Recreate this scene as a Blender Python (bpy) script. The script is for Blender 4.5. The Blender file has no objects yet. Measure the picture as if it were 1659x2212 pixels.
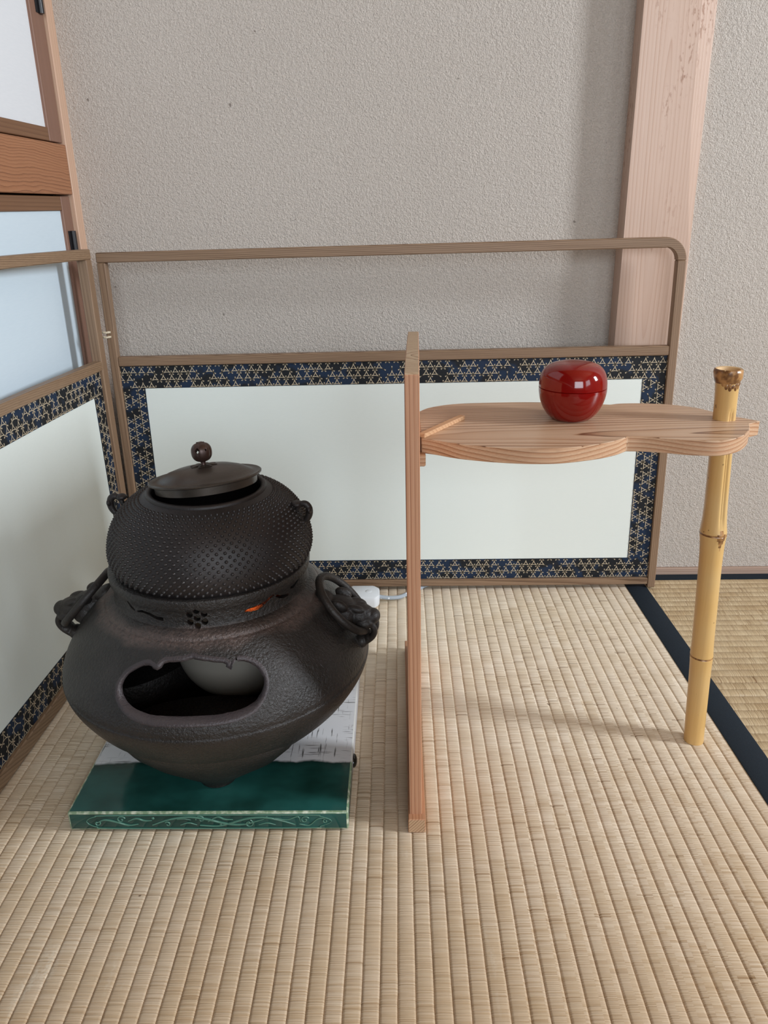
import bpy, bmesh, math, random
from mathutils import Vector, Matrix, noise
random.seed(7)
scene = bpy.context.scene
COL = scene.collection
PI = math.pi

# ---------------------------------------------------------------- camera
cam_d = bpy.data.cameras.new('camera')
cam = bpy.data.objects.new('camera', cam_d)
COL.objects.link(cam)
cam_d.sensor_fit = 'VERTICAL'
cam_d.sensor_height = 36.0
cam_d.lens = 36.0 * 1706.0 / 2212.0
cam_d.clip_start = 0.02
RX = Vector((0.999751, 0.014205, -0.017182))
RY = Vector((0.010873, 0.362125, 0.932066))
RZ = Vector((0.019462, -0.932021, 0.361881))
cam.matrix_world = Matrix(((RX.x, RY.x, RZ.x, 0.0), (RX.y, RY.y, RZ.y, 0.0),
                           (RX.z, RY.z, RZ.z, 0.612), (0, 0, 0, 1)))
scene.camera = cam

# ---------------------------------------------------------------- daylight
world = bpy.data.worlds.new('world')
scene.world = world
world.use_nodes = True
bgn = world.node_tree.nodes['Background']
bgn.inputs['Color'].default_value = (0.78, 0.88, 1.0, 1)
bgn.inputs['Strength'].default_value = 1.0

def window_light(name, loc, rot, sy, sz, watts, col):
    l = bpy.data.lights.new(name, 'AREA')
    l.shape = 'RECTANGLE'
    l.size = sy
    l.size_y = sz
    l.energy = watts
    l.color = col
    o = bpy.data.objects.new(name, l)
    o.location = loc
    o.rotation_euler = rot
    COL.objects.link(o)
    return o

# two windows in the right hand wall and a wide one in the wall behind the camera
WIN = [(0.10, 0.50, 0.85, 1.65), (-2.3, -1.0, 0.75, 1.75)]
window_light('window_daylight', (2.17, 0.30, 1.25), (PI / 2, 0, PI / 2), 0.34, 0.7, 56, (0.86, 0.93, 1.0))
window_light('window_daylight', (2.17, -1.65, 1.25), (PI / 2, 0, PI / 2), 1.3, 1.0, 17, (0.80, 0.90, 1.0))
window_light('window_daylight', (0.75, -2.97, 1.3), (PI / 2, 0, 0), 1.9, 1.3, 66, (0.82, 0.91, 1.0))

vs = scene.view_settings
vs.view_transform = 'Standard'
vs.look = 'None'
vs.exposure = -0.08
vs.gamma = 1.0
vs.use_curve_mapping = False

# ================================================================ materials
def srgb(r, g, b):
    def f(c):
        c /= 255.0
        return c / 12.92 if c <= 0.04045 else ((c + 0.055) / 1.055) ** 2.4
    return (f(r), f(g), f(b), 1.0)

class NT:
    def __init__(s, name, rough=0.6, spec=0.4):
        s.m = bpy.data.materials.new(name)
        s.m.use_nodes = True
        s.t = s.m.node_tree
        s.n = s.t.nodes
        s.b = s.n['Principled BSDF']
        s.b.inputs['Roughness'].default_value = rough
        s.b.inputs['Specular IOR Level'].default_value = spec
        s.tc = s.n.new('ShaderNodeTexCoord')
    def link(s, a, b):
        s.t.links.new(a, b)
    def mapping(s, scale=(1, 1, 1), rot=(0, 0, 0), loc=(0, 0, 0), src=None):
        m = s.n.new('ShaderNodeMapping')
        m.inputs['Scale'].default_value = scale
        m.inputs['Rotation'].default_value = rot
        m.inputs['Location'].default_value = loc
        s.link(src if src else s.tc.outputs['Object'], m.inputs['Vector'])
        return m.outputs['Vector']
    def noise(s, vec, scale, detail=3, rough=0.5, dist=0.0):
        n = s.n.new('ShaderNodeTexNoise')
        n.inputs['Scale'].default_value = scale
        n.inputs['Detail'].default_value = detail
        n.inputs['Roughness'].default_value = rough
        n.inputs['Distortion'].default_value = dist
        s.link(vec, n.inputs['Vector'])
        return n.outputs['Fac']
    def voronoi(s, vec, scale, feature='F1', rand=1.0):
        n = s.n.new('ShaderNodeTexVoronoi')
        n.feature = feature
        n.inputs['Scale'].default_value = scale
        n.inputs['Randomness'].default_value = rand
        s.link(vec, n.inputs['Vector'])
        return n.outputs['Distance']
    def wave(s, vec, scale, dist, detail=2, dscale=1.0, axis='X', profile='SAW', drough=0.5):
        n = s.n.new('ShaderNodeTexWave')
        n.wave_type = 'BANDS'
        n.bands_direction = axis
        n.wave_profile = profile
        n.inputs['Scale'].default_value = scale
        n.inputs['Distortion'].default_value = dist
        n.inputs['Detail'].default_value = detail
        n.inputs['Detail Scale'].default_value = dscale
        n.inputs['Detail Roughness'].default_value = drough
        s.link(vec, n.inputs['Vector'])
        return n.outputs['Fac']
    def ramp(s, fac, stops, interp='LINEAR'):
        r = s.n.new('ShaderNodeValToRGB')
        r.color_ramp.interpolation = interp
        e = r.color_ramp.elements
        while len(e) < len(stops):
            e.new(0.5)
        for i, (p, c) in enumerate(stops):
            e[i].position = p
            e[i].color = c if len(c) == 4 else (c[0], c[1], c[2], 1)
        s.link(fac, r.inputs['Fac'])
        return r.outputs['Color']
    def math(s, op, a, b=None, c=None):
        n = s.n.new('ShaderNodeMath')
        n.operation = op
        for i, v in enumerate((a, b, c)):
            if v is None:
                continue
            if isinstance(v, (int, float)):
                n.inputs[i].default_value = v
            else:
                s.link(v, n.inputs[i])
        return n.outputs[0]
    def mix(s, fac, a, b, mode='MIX'):
        n = s.n.new('ShaderNodeMix')
        n.data_type = 'RGBA'
        n.blend_type = mode
        for sock, v in ((n.inputs[0], fac), (n.inputs[6], a), (n.inputs[7], b)):
            if isinstance(v, (int, float)):
                sock.default_value = v
            elif isinstance(v, (tuple, list)):
                sock.default_value = v if len(v) == 4 else (*v, 1)
            else:
                s.link(v, sock)
        return n.outputs[2]
    def sep(s, vec=None):
        n = s.n.new('ShaderNodeSeparateXYZ')
        s.link(vec if vec else s.tc.outputs['Object'], n.inputs[0])
        return n.outputs
    def comb(s, x, y, z):
        n = s.n.new('ShaderNodeCombineXYZ')
        for i, v in enumerate((x, y, z)):
            if isinstance(v, (int, float)):
                n.inputs[i].default_value = v
            else:
                s.link(v, n.inputs[i])
        return n.outputs[0]
    def color(s, c):
        if isinstance(c, (tuple, list)):
            s.b.inputs['Base Color'].default_value = c
        else:
            s.link(c, s.b.inputs['Base Color'])
        return s
    def roughness(s, r):
        if isinstance(r, (int, float)):
            s.b.inputs['Roughness'].default_value = r
        else:
            s.link(r, s.b.inputs['Roughness'])
        return s
    def bump(s, h, strength=0.3, dist=0.001):
        n = s.n.new('ShaderNodeBump')
        n.inputs['Strength'].default_value = strength
        n.inputs['Distance'].default_value = dist
        s.link(h, n.inputs['Height'])
        s.link(n.outputs['Normal'], s.b.inputs['Normal'])
        return s

def wood(name, light, mid, dark, along='X', pith=(0, 0, 0), gap=0.004, tilt=(0.0, 0.0), warp=0.0012, wscale=(6.0, 60.0), rough=0.55, fine=0.22, patch=0.35, late=0.62, bumpk=0.25):
    """sawn softwood: growth rings round a pith line, cut by the faces of the piece.
    pith: a point on the pith (local metres), gap: ring spacing, tilt: slope of the pith against the grain axis"""
    t = NT(name, rough, 0.35)
    xyz = t.sep(t.mapping(loc=(-pith[0], -pith[1], -pith[2])))
    ai = 'XYZ'.index(along)
    c1, c2 = [i for i in range(3) if i != ai]
    L = xyz[ai]
    u = t.math('ADD', xyz[c1], t.math('MULTIPLY', L, tilt[0]))
    v = t.math('ADD', xyz[c2], t.math('MULTIPLY', L, tilt[1]))
    sc = [wscale[1]] * 3
    sc[ai] = wscale[0]
    n1 = t.noise(t.mapping(tuple(sc)), 1.0, 2, 0.5)
    n2 = t.noise(t.mapping(tuple(q * 0.3 for q in sc), loc=(3.1, 1.7, 2.2)), 1.0, 1, 0.5)
    r = t.math('SQRT', t.math('ADD', t.math('MULTIPLY', u, u), t.math('MULTIPLY', v, v)))
    r = t.math('ADD', r, t.math('MULTIPLY', t.math('SUBTRACT', n1, 0.5), warp * 2))
    r = t.math('ADD', r, t.math('MULTIPLY', t.math('SUBTRACT', n2, 0.5), warp * 5))
    q = t.math('DIVIDE', r, gap)
    ring = t.math('FLOOR', q)
    w = t.math('FRACT', q)
    # each ring has its own strength
    wn = t.n.new('ShaderNodeTexWhiteNoise'); wn.noise_dimensions = '1D'
    t.link(ring, wn.inputs['W'])
    k = t.math('MULTIPLY_ADD', wn.outputs['Value'], 0.5, 0.5)
    band = t.ramp(w, [(0.0, (0, 0, 0)), (late * 0.6, (0.06, 0.06, 0.06)), (late + 0.2, (0.5, 0.5, 0.5)), (0.95, (1, 1, 1)), (1.0, (0, 0, 0))])
    band = t.math('MULTIPLY', band, k)
    c = t.ramp(band, [(0.0, light), (0.35, mid), (0.85, dark)])
    f_sc = [1100.0] * 3
    f_sc[ai] = 16.0
    f = t.noise(t.mapping(tuple(f_sc)), 1.0, 2, 0.6)
    b_sc = [26.0] * 3
    b_sc[ai] = 3.0
    big = t.noise(t.mapping(tuple(b_sc), loc=(3, 1, 2)), 1.0, 2)
    c = t.mix(t.ramp(f, [(0.35, (0, 0, 0)), (0.7, (fine, fine, fine))]), c, dark)
    c = t.mix(t.ramp(big, [(0.35, (0, 0, 0)), (0.7, (patch, patch, patch))]), c, mid)
    t.color(c)
    t.bump(t.math('ADD', t.math('MULTIPLY', band, 0.5), t.math('MULTIPLY', f, -0.4)), bumpk, 0.0005)
    return t.m

M = {}
# plaster of sand and straw
def plaster(name, c0, c1):
    t = NT(name, 0.92, 0.15)
    v = t.mapping()
    n1 = t.noise(v, 480, 3, 0.62, 0.4)
    n2 = t.noise(v, 210, 2, 0.5)
    n3 = t.noise(v, 5, 3)
    c = t.mix(t.ramp(n1, [(0.3, (0, 0, 0)), (0.7, (1, 1, 1))]), c0, c1)
    c = t.mix(t.ramp(n3, [(0.4, (0, 0, 0)), (0.7, (0.25, 0.25, 0.25))]), c, c0)
    spots = t.noise(t.mapping(loc=(4, 2, 1)), 95, 1)
    c = t.mix(t.ramp(spots, [(0.79, (0, 0, 0)), (0.83, (0.6, 0.6, 0.6))]), c, srgb(96, 84, 74))
    t.color(c)
    t.bump(t.math('ADD', t.math('MULTIPLY', n1, 0.75), t.math('MULTIPLY', n2, 0.55)), 0.9, 0.0048)
    return t.m
M['plaster'] = plaster('wall_plaster', srgb(192, 182, 172), srgb(210, 200, 190))
M['ceiling'] = wood('ceiling_cedar', srgb(190, 160, 125), srgb(165, 130, 95), srgb(140, 105, 75), 'Y', (0.3, 0, 2.2), 0.012)
M['board_dark'] = NT('cupboard_inside', 0.9).color(srgb(38, 30, 25)).m

def tatami_mat_material(name, c_hi, c_mid, c_lo, s=0.01507, phase=0.0, near_tan=0.0):
    t = NT(name, 0.62, 0.3)
    x, y, z = t.sep()
    row = t.math('FLOOR', t.math('DIVIDE', t.math('SUBTRACT', x, phase), s))
    fx = t.math('FRACT', t.math('DIVIDE', t.math('SUBTRACT', x, phase), s))
    # single rushes run across every row
    v1 = t.comb(t.math('MULTIPLY', x, 14.0), t.math('MULTIPLY', y, 780.0), t.math('MULTIPLY', row, 3.17))
    n1 = t.noise(v1, 1.0, 2, 0.6)
    v2 = t.comb(t.math('MULTIPLY', row, 2.3), t.math('MULTIPLY', y, 210.0), 0.0)
    n2 = t.noise(v2, 1.0, 2, 0.65)
    v3 = t.comb(t.math('MULTIPLY', row, 0.9), t.math('MULTIPLY', y, 22.0), 5.0)
    n3 = t.noise(v3, 1.0, 2)
    n4 = t.noise(t.mapping(), 7.0, 2)
    c = t.mix(t.ramp(n3, [(0.35, (0, 0, 0)), (0.65, (1, 1, 1))]), c_mid, c_hi)
    c = t.mix(t.ramp(n1, [(0.30, (0.85, 0.85, 0.85)), (0.58, (0, 0, 0))]), c, c_lo)
    c = t.mix(t.ramp(n2, [(0.27, (0.85, 0.85, 0.85)), (0.38, (0, 0, 0))]), c, srgb(122, 92, 62))
    c = t.mix(t.ramp(n4, [(0.35, (0.0, 0.0, 0.0)), (0.7, (0.35, 0.35, 0.35))]), c, c_hi)
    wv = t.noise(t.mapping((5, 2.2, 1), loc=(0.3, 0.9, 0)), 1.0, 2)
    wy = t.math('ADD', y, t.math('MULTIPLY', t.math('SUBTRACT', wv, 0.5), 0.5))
    near_tan_k = t.ramp(wy, [(0.42, (0.62, 0.62, 0.62)), (0.90, (0, 0, 0))])  # browner towards the near end of the mat, with a noisy edge
    c = t.mix(t.math('MULTIPLY', near_tan_k, near_tan), c, srgb(172, 138, 96))
    # worn, bleached scuffs and a few dark specks
    sc = t.noise(t.mapping((30, 9, 1), loc=(1, 0, 0)), 1.0, 3, 0.6)
    sf = t.noise(t.mapping((1, 1, 1)), 420, 2)
    c = t.mix(t.math('MULTIPLY', t.ramp(sc, [(0.63, (0, 0, 0)), (0.72, (0.55, 0.55, 0.55))]), t.ramp(sf, [(0.35, (0, 0, 0)), (0.6, (1, 1, 1))])), c, srgb(222, 210, 190))
    dk = t.noise(t.mapping(loc=(7, 3, 0)), 85, 1)
    c = t.mix(t.ramp(dk, [(0.815, (0, 0, 0)), (0.84, (0.8, 0.8, 0.8))]), c, srgb(84, 66, 48))
    t.color(c)
    edge = t.math('MULTIPLY', t.math('ABSOLUTE', t.math('SUBTRACT', fx, 0.5)), 2.0)
    h = t.math('ADD', t.math('MULTIPLY', n1, 0.55), t.math('MULTIPLY', n2, 0.6))
    t.bump(h, 0.8, 0.0016)
    return t.m
M['tatami'] = tatami_mat_material('woven_rush', srgb(240, 227, 207), srgb(228, 212, 187), srgb(180, 154, 122), phase=-0.0056, near_tan=1.0)
M['tatami_dark'] = tatami_mat_material('woven_rush_tan', srgb(200, 180, 146), srgb(182, 158, 122), srgb(146, 120, 86), s=0.0158)
t = NT('border_cloth', 0.75, 0.25)
n = t.noise(t.mapping((900, 900, 900)), 1.0, 1)
t.color(t.mix(n, srgb(17, 25, 33), srgb(30, 42, 53))).bump(n, 0.2, 0.0004)
M['heri'] = t.m

M['pillar'] = wood('pillar_cypress', srgb(200, 172, 154), srgb(193, 163, 144), srgb(176, 142, 120), 'Z', (0.384, 1.268, 0.30), 0.0052, (0.006, 0.040), 0.0016, (4.0, 55.0), 0.36, 0.2, 0.5)
# speckled age marks on the pillar face
nt = M['pillar'].node_tree
def add_marks(mat):
    T = NT.__new__(NT)
    T.m = mat; T.t = mat.node_tree; T.n = T.t.nodes; T.b = T.n['Principled BSDF']
    T.tc = [q for q in T.n if q.bl_idname == 'ShaderNodeTexCoord'][0]
    old = T.b.inputs['Base Color'].links[0].from_socket
    a = T.noise(T.mapping((230, 230, 90)), 1.0, 2, 0.6)
    b = T.noise(T.mapping((22, 22, 5), loc=(1.2, 0, 0.4)), 1.0, 2)
    x, y, z = T.sep()
    up = T.ramp(z, [(0.55, (0, 0, 0)), (0.72, (1, 1, 1))])
    f = T.math('MULTIPLY', T.math('MULTIPLY', T.ramp(a, [(0.55, (0, 0, 0)), (0.66, (1, 1, 1))]), T.ramp(b, [(0.42, (0, 0, 0)), (0.58, (0.85, 0.85, 0.85))])), up)
    T.color(T.mix(f, old, srgb(140, 98, 72)))
add_marks(M['pillar'])
M['post'] = wood('cupboard_post_wood', srgb(206, 172, 148), srgb(196, 160, 135), srgb(180, 142, 116), 'Z', (-0.55, 1.33, 0), 0.004, (0.01, 0.0), 0.001, (3.0, 40.0), 0.5)
M['lintel'] = wood('lintel_wood', srgb(168, 118, 84), srgb(152, 102, 70), srgb(92, 56, 38), 'Y', (-0.52, 0.9, 0.622), 0.0030, (0.0, 0.012), 0.0013, (34.0, 70.0), 0.5, 0.2, 0.3)
M['doorframe'] = wood('door_frame_wood', srgb(140, 106, 90), srgb(128, 95, 79), srgb(106, 76, 62), 'Z', (-0.6, 1.4, 0), 0.004, (0.01, 0), 0.001, (3.0, 40.0), 0.5)
M['doorrail'] = wood('door_rail_wood', srgb(126, 92, 66), srgb(116, 82, 58), srgb(98, 68, 48), 'Y', (-0.1, 0, 0.2), 0.005, (0, 0.01), 0.001, (3.0, 40.0), 0.5)
t = NT('sliding_paper', 0.85, 0.2)
n = t.noise(t.mapping((60, 60, 700)), 1.0, 2)
t.color(t.mix(n, srgb(214, 217, 221), srgb(222, 224, 227)))
M['doorpaper'] = t.m
t = NT('sliding_paper_blue', 0.85, 0.2)
n = t.noise(t.mapping((60, 60, 700)), 1.0, 2)
t.color(t.mix(n, srgb(202, 217, 227), srgb(209, 223, 232)))
M['doorpaper_blue'] = t.m
M['hinge'] = NT('black_hinge', 0.35, 0.5).color(srgb(24, 21, 24)).m
M['baseboard'] = wood('baseboard_wood', srgb(176, 152, 136), srgb(160, 134, 118), srgb(140, 114, 98), 'X', (0, 1.3, 0.1), 0.004)

M['frame'] = wood('screen_frame_wood', srgb(146, 120, 96), srgb(126, 100, 78), srgb(92, 70, 52), 'X', (0.2, 0.05, 0.05), 0.0026, (0.0, 0.05), 0.0008, (12.0, 90.0), 0.45, 0.35)
M['frame_y'] = wood('screen_frame_wood_depth', srgb(150, 124, 98), srgb(130, 104, 80), srgb(92, 70, 52), 'Y', (0.06, 0.2, 0.05), 0.0026, (0.08, 0.10), 0.0008, (12.0, 90.0), 0.45, 0.35)
M['frame_z'] = wood('screen_frame_wood_upright', srgb(146, 120, 96), srgb(128, 102, 80), srgb(98, 76, 58), 'Z', (0.1, -0.15, 0.2), 0.003, (0.02, 0.0), 0.0006, (4.0, 60.0), 0.45, 0.35)
t = NT('screen_paper', 0.8, 0.2)
n = t.noise(t.mapping((160, 160, 900)), 1.0, 2)
n2 = t.noise(t.mapping(), 3, 2)
t.color(t.mix(n2, t.mix(n, srgb(222, 229, 224), srgb(230, 236, 232)), srgb(226, 232, 226)))
M['paper'] = t.m
t = NT('brocade_cloth', 0.6, 0.3)
n = t.noise(t.mapping((38, 38, 38)), 1.0, 1)
n2 = t.noise(t.mapping((1500, 1500, 1500)), 1.0, 1)
c = t.mix(t.ramp(n, [(0.45, (0, 0, 0)), (0.55, (1, 1, 1))]), srgb(20, 23, 28), srgb(22, 40, 64))
t.color(c).bump(n2, 0.2, 0.0003)
M['brocade'] = t.m
M['thread'] = NT('brocade_thread', 0.55, 0.4).color(srgb(196, 180, 154)).m
M['cordtie'] = NT('hinge_cord_cotton', 0.85).color(srgb(216, 202, 176)).m

def iron(name, c0, c1, bump_scale, bump_str, rough=(0.45, 0.7), rust=None, metal=0.25):
    t = NT(name, 0.55, 0.5)
    v = t.mapping()
    n1 = t.noise(v, bump_scale, 3, 0.6)
    n2 = t.noise(v, 26, 3)
    c = t.mix(t.ramp(n2, [(0.35, (0, 0, 0)), (0.7, (1, 1, 1))]), c0, c1)
    if rust:
        x, y, z = t.sep()
        d = t.math('ABSOLUTE', t.math('SUBTRACT', z, rust[0]))
        d = t.math('ADD', d, t.math('MULTIPLY', t.math('SUBTRACT', n2, 0.5), 0.022))
        # rust lies on the side over the fire mouth
        fy = t.ramp(y, [(0.0, (1, 1, 1)), (1.0, (0, 0, 0))])
        k = t.ramp(t.math('DIVIDE', d, rust[1]), [(0.2, (1, 1, 1)), (1.0, (0, 0, 0))])
        k = t.math('MULTIPLY', k, t.ramp(n1, [(0.3, (0.35, 0.35, 0.35)), (0.65, (1, 1, 1))]))
        c = t.mix(t.math('MULTIPLY', k, 0.8), c, rust[2])
    t.color(c)
    t.b.inputs['Metallic'].default_value = metal
    t.roughness(t.math('MULTIPLY_ADD', n1, rough[1] - rough[0], rough[0]))
    t.bump(n1, bump_str, 0.0016)
    return t.m
M['iron_body'] = iron('brazier_iron', srgb(40, 37, 35), srgb(52, 48, 46), 330, 1.0, (0.30, 0.46), (0.1945, 0.0085, srgb(104, 88, 82)))
M['iron_lip'] = iron('lit_lip_iron', srgb(62, 56, 58), srgb(74, 66, 66), 420, 0.5, (0.36, 0.5))  # brazier iron made paler, light on the mouth edge put into its colour
M['iron_dark'] = iron('handle_iron', srgb(38, 34, 32), srgb(50, 45, 41), 420, 0.35, (0.4, 0.6))
M['iron_kettle'] = iron('kettle_iron', srgb(40, 36, 35), srgb(48, 43, 42), 900, 0.25, (0.36, 0.50))
M['iron_nub'] = iron('kettle_nub_iron', srgb(44, 40, 39), srgb(52, 47, 46), 900, 0.1, (0.30, 0.40))
M['bronze'] = iron('lid_bronze', srgb(66, 60, 54), srgb(80, 72, 65), 300, 0.06, (0.28, 0.40), None, 0.5)
M['knob'] = iron('knob_bronze', srgb(66, 48, 42), srgb(82, 60, 52), 300, 0.06, (0.3, 0.42), None, 0.4)
M['heater'] = NT('heater_bowl_enamel', 0.45).color(srgb(136, 130, 120)).m
t = NT('glowing_coil', 0.6)
t.color(srgb(120, 20, 8))
t.b.inputs['Emission Color'].default_value = (1.0, 0.16, 0.03, 1)
t.b.inputs['Emission Strength'].default_value = 9.0
M['glow'] = t.m

# green and white glazed tile
t = NT('tile_glaze', 0.14, 0.5)
x, y, z = t.sep()
wob = t.noise(t.mapping((28, 28, 28)), 1.0, 3)
edge = t.math('ADD', y, t.math('MULTIPLY', t.math('SUBTRACT', wob, 0.5), 0.02))
isw = t.ramp(edge, [(0.0795, (0, 0, 0)), (0.0815, (1, 1, 1))])
g1 = t.noise(t.mapping((14, 20, 14)), 1.0, 3)
green = t.mix(t.ramp(g1, [(0.35, (0, 0, 0)), (0.65, (1, 1, 1))]), srgb(18, 52, 46), srgb(34, 82, 76))
rim = t.ramp(edge, [(0.069, (0, 0, 0)), (0.079, (1, 1, 1))])
green = t.mix(t.math('MULTIPLY', rim, 0.75), green, srgb(14, 34, 30))
# crackle: broken dark hair lines running both ways
l1 = t.noise(t.mapping((460, 24, 1)), 1.0, 2, 0.6)
l2 = t.noise(t.mapping((24, 460, 1)), 1.0, 2, 0.6)
msk = t.noise(t.mapping((36, 36, 36), loc=(2, 0, 0)), 1.0, 2)
cr = t.math('MAXIMUM', t.ramp(l1, [(0.60, (0, 0, 0)), (0.66, (1, 1, 1))]), t.ramp(l2, [(0.60, (0, 0, 0)), (0.66, (1, 1, 1))]))
cr = t.math('MULTIPLY', cr, t.ramp(msk, [(0.40, (0, 0, 0)), (0.52, (0.95, 0.95, 0.95))]))
white = t.mix(cr, srgb(206, 206, 208), srgb(70, 66, 64))
t.color(t.mix(isw, green, white))
t.roughness(t.math('MULTIPLY_ADD', isw, 0.28, 0.12))
t.bump(t.noise(t.mapping((60, 60, 60)), 1.0, 2), 0.12, 0.002)
M['tile'] = t.m
t = NT('tile_edge_glaze', 0.2, 0.5)
x, y, z = t.sep()
en = t.noise(t.mapping((160, 160, 160)), 1.0, 2)
isw = t.ramp(y, [(0.0795, (0, 0, 0)), (0.0815, (1, 1, 1))])
eg = t.mix(t.ramp(en, [(0.45, (0, 0, 0)), (0.7, (1, 1, 1))]), srgb(120, 142, 112), srgb(196, 200, 178))
t.color(t.mix(isw, eg, srgb(212, 212, 208)))
M['tile_edge'] = t.m
M['scroll'] = NT('scroll_glaze', 0.18, 0.5).color(srgb(80, 122, 106)).m
M['drip'] = NT('dark_glaze', 0.15, 0.5).color(srgb(30, 30, 26)).m

M['shelf'] = wood('shelf_cedar', srgb(204, 174, 146), srgb(184, 146, 114), srgb(96, 60, 40), 'X', (0.10, 0.098, 0.372), 0.0070, (0.0, -0.050), 0.0032, (7.0, 42.0), 0.34, 0.18, 0.18)
# the shelf shows straight rings on its edge: bands by height as well
M['shelf_edge'] = wood('shelf_cedar_edge', srgb(208, 172, 140), srgb(184, 136, 100), srgb(84, 48, 32), 'X', (0.10, 0.098, 0.28), 0.0042, (0.0, 0.02), 0.0012, (6.0, 40.0), 0.45, 0.2, 0.3)
M['panel'] = wood('stand_cedar', srgb(196, 150, 118), srgb(182, 132, 100), srgb(120, 70, 48), 'Z', (0.16, 0.02, 0.2), 0.0038, (0.008, 0.0), 0.0010, (5.0, 40.0), 0.5, 0.25, 0.3)
M['panel_top'] = wood('stand_cedar_end_grain', srgb(190, 168, 140), srgb(174, 146, 116), srgb(112, 86, 64), 'Z', (0.02, 0.10, 0.2), 0.0075, (0.0, 0.0), 0.0050, (40.0, 45.0), 0.55, 0.2, 0.3)
M['base_end'] = wood('base_end_grain', srgb(200, 168, 134), srgb(170, 132, 100), srgb(92, 62, 44), 'Y', (-0.10, 0, 0.10), 0.0026, (0.0, 0.0), 0.0003, (5.0, 40.0), 0.55, 0.15, 0.2)
M['base_rail'] = wood('base_cedar', srgb(196, 146, 110), srgb(180, 128, 94), srgb(128, 80, 54), 'Y', (-0.10, 0, 0.10), 0.0026, (0.0, 0.0), 0.0004, (5.0, 40.0), 0.5)
M['peg'] = wood('peg_wood', srgb(206, 166, 128), srgb(192, 148, 110), srgb(164, 118, 84), 'X', (0.0, 0.0, 0.3), 0.004)

t = NT('bamboo_culm', 0.34, 0.45)
x, y, z = t.sep()
f1 = t.noise(t.mapping((500, 500, 6)), 1.0, 2)
f2 = t.noise(t.mapping((3, 3, 3)), 5.0, 2)
sp = t.noise(t.mapping((1, 1, 0.8), loc=(3, 1, 0)), 240, 1)
c = t.mix(f1, srgb(200, 158, 94), srgb(214, 174, 112))
c = t.mix(t.ramp(f2, [(0.35, (0, 0, 0)), (0.7, (0.5, 0.5, 0.5))]), c, srgb(208, 176, 124))
c = t.mix(t.ramp(sp, [(0.775, (0, 0, 0)), (0.80, (0.8, 0.8, 0.8))]), c, srgb(110, 78, 44))
t.color(c)
M['bamboo'] = t.m
t = NT('bamboo_node', 0.3, 0.5)
n = t.noise(t.mapping((160, 160, 160)), 1.0, 2)
t.color(t.mix(t.ramp(n, [(0.4, (0, 0, 0)), (0.62, (1, 1, 1))]), srgb(112, 74, 42), srgb(176, 130, 80)))
M['bamboo_node'] = t.m
M['bamboo_in'] = NT('bamboo_inside', 0.5).color(srgb(206, 172, 126)).m

t = NT('red_lacquer', 0.09, 0.5)
t.color(srgb(122, 11, 7))
t.b.inputs['Coat Weight'].default_value = 0.15
t.b.inputs['Coat Roughness'].default_value = 0.03
M['lacquer'] = t.m
M['plug'] = NT('white_plastic', 0.4).color(srgb(224, 228, 232)).m
t = NT('braided_sleeve', 0.7)
x, y, z = t.sep()
v = t.voronoi(t.mapping((1, 1, 1)), 170)
t.color(t.mix(t.ramp(v, [(0.18, (1, 1, 1)), (0.26, (0, 0, 0))]), srgb(164, 172, 180), srgb(236, 240, 242)))
M['braid'] = t.m
M['window_wood'] = wood('window_frame_wood', srgb(170, 130, 95), srgb(150, 110, 78), srgb(120, 84, 58), 'Z', (0, 0, 0), 0.006)

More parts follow.
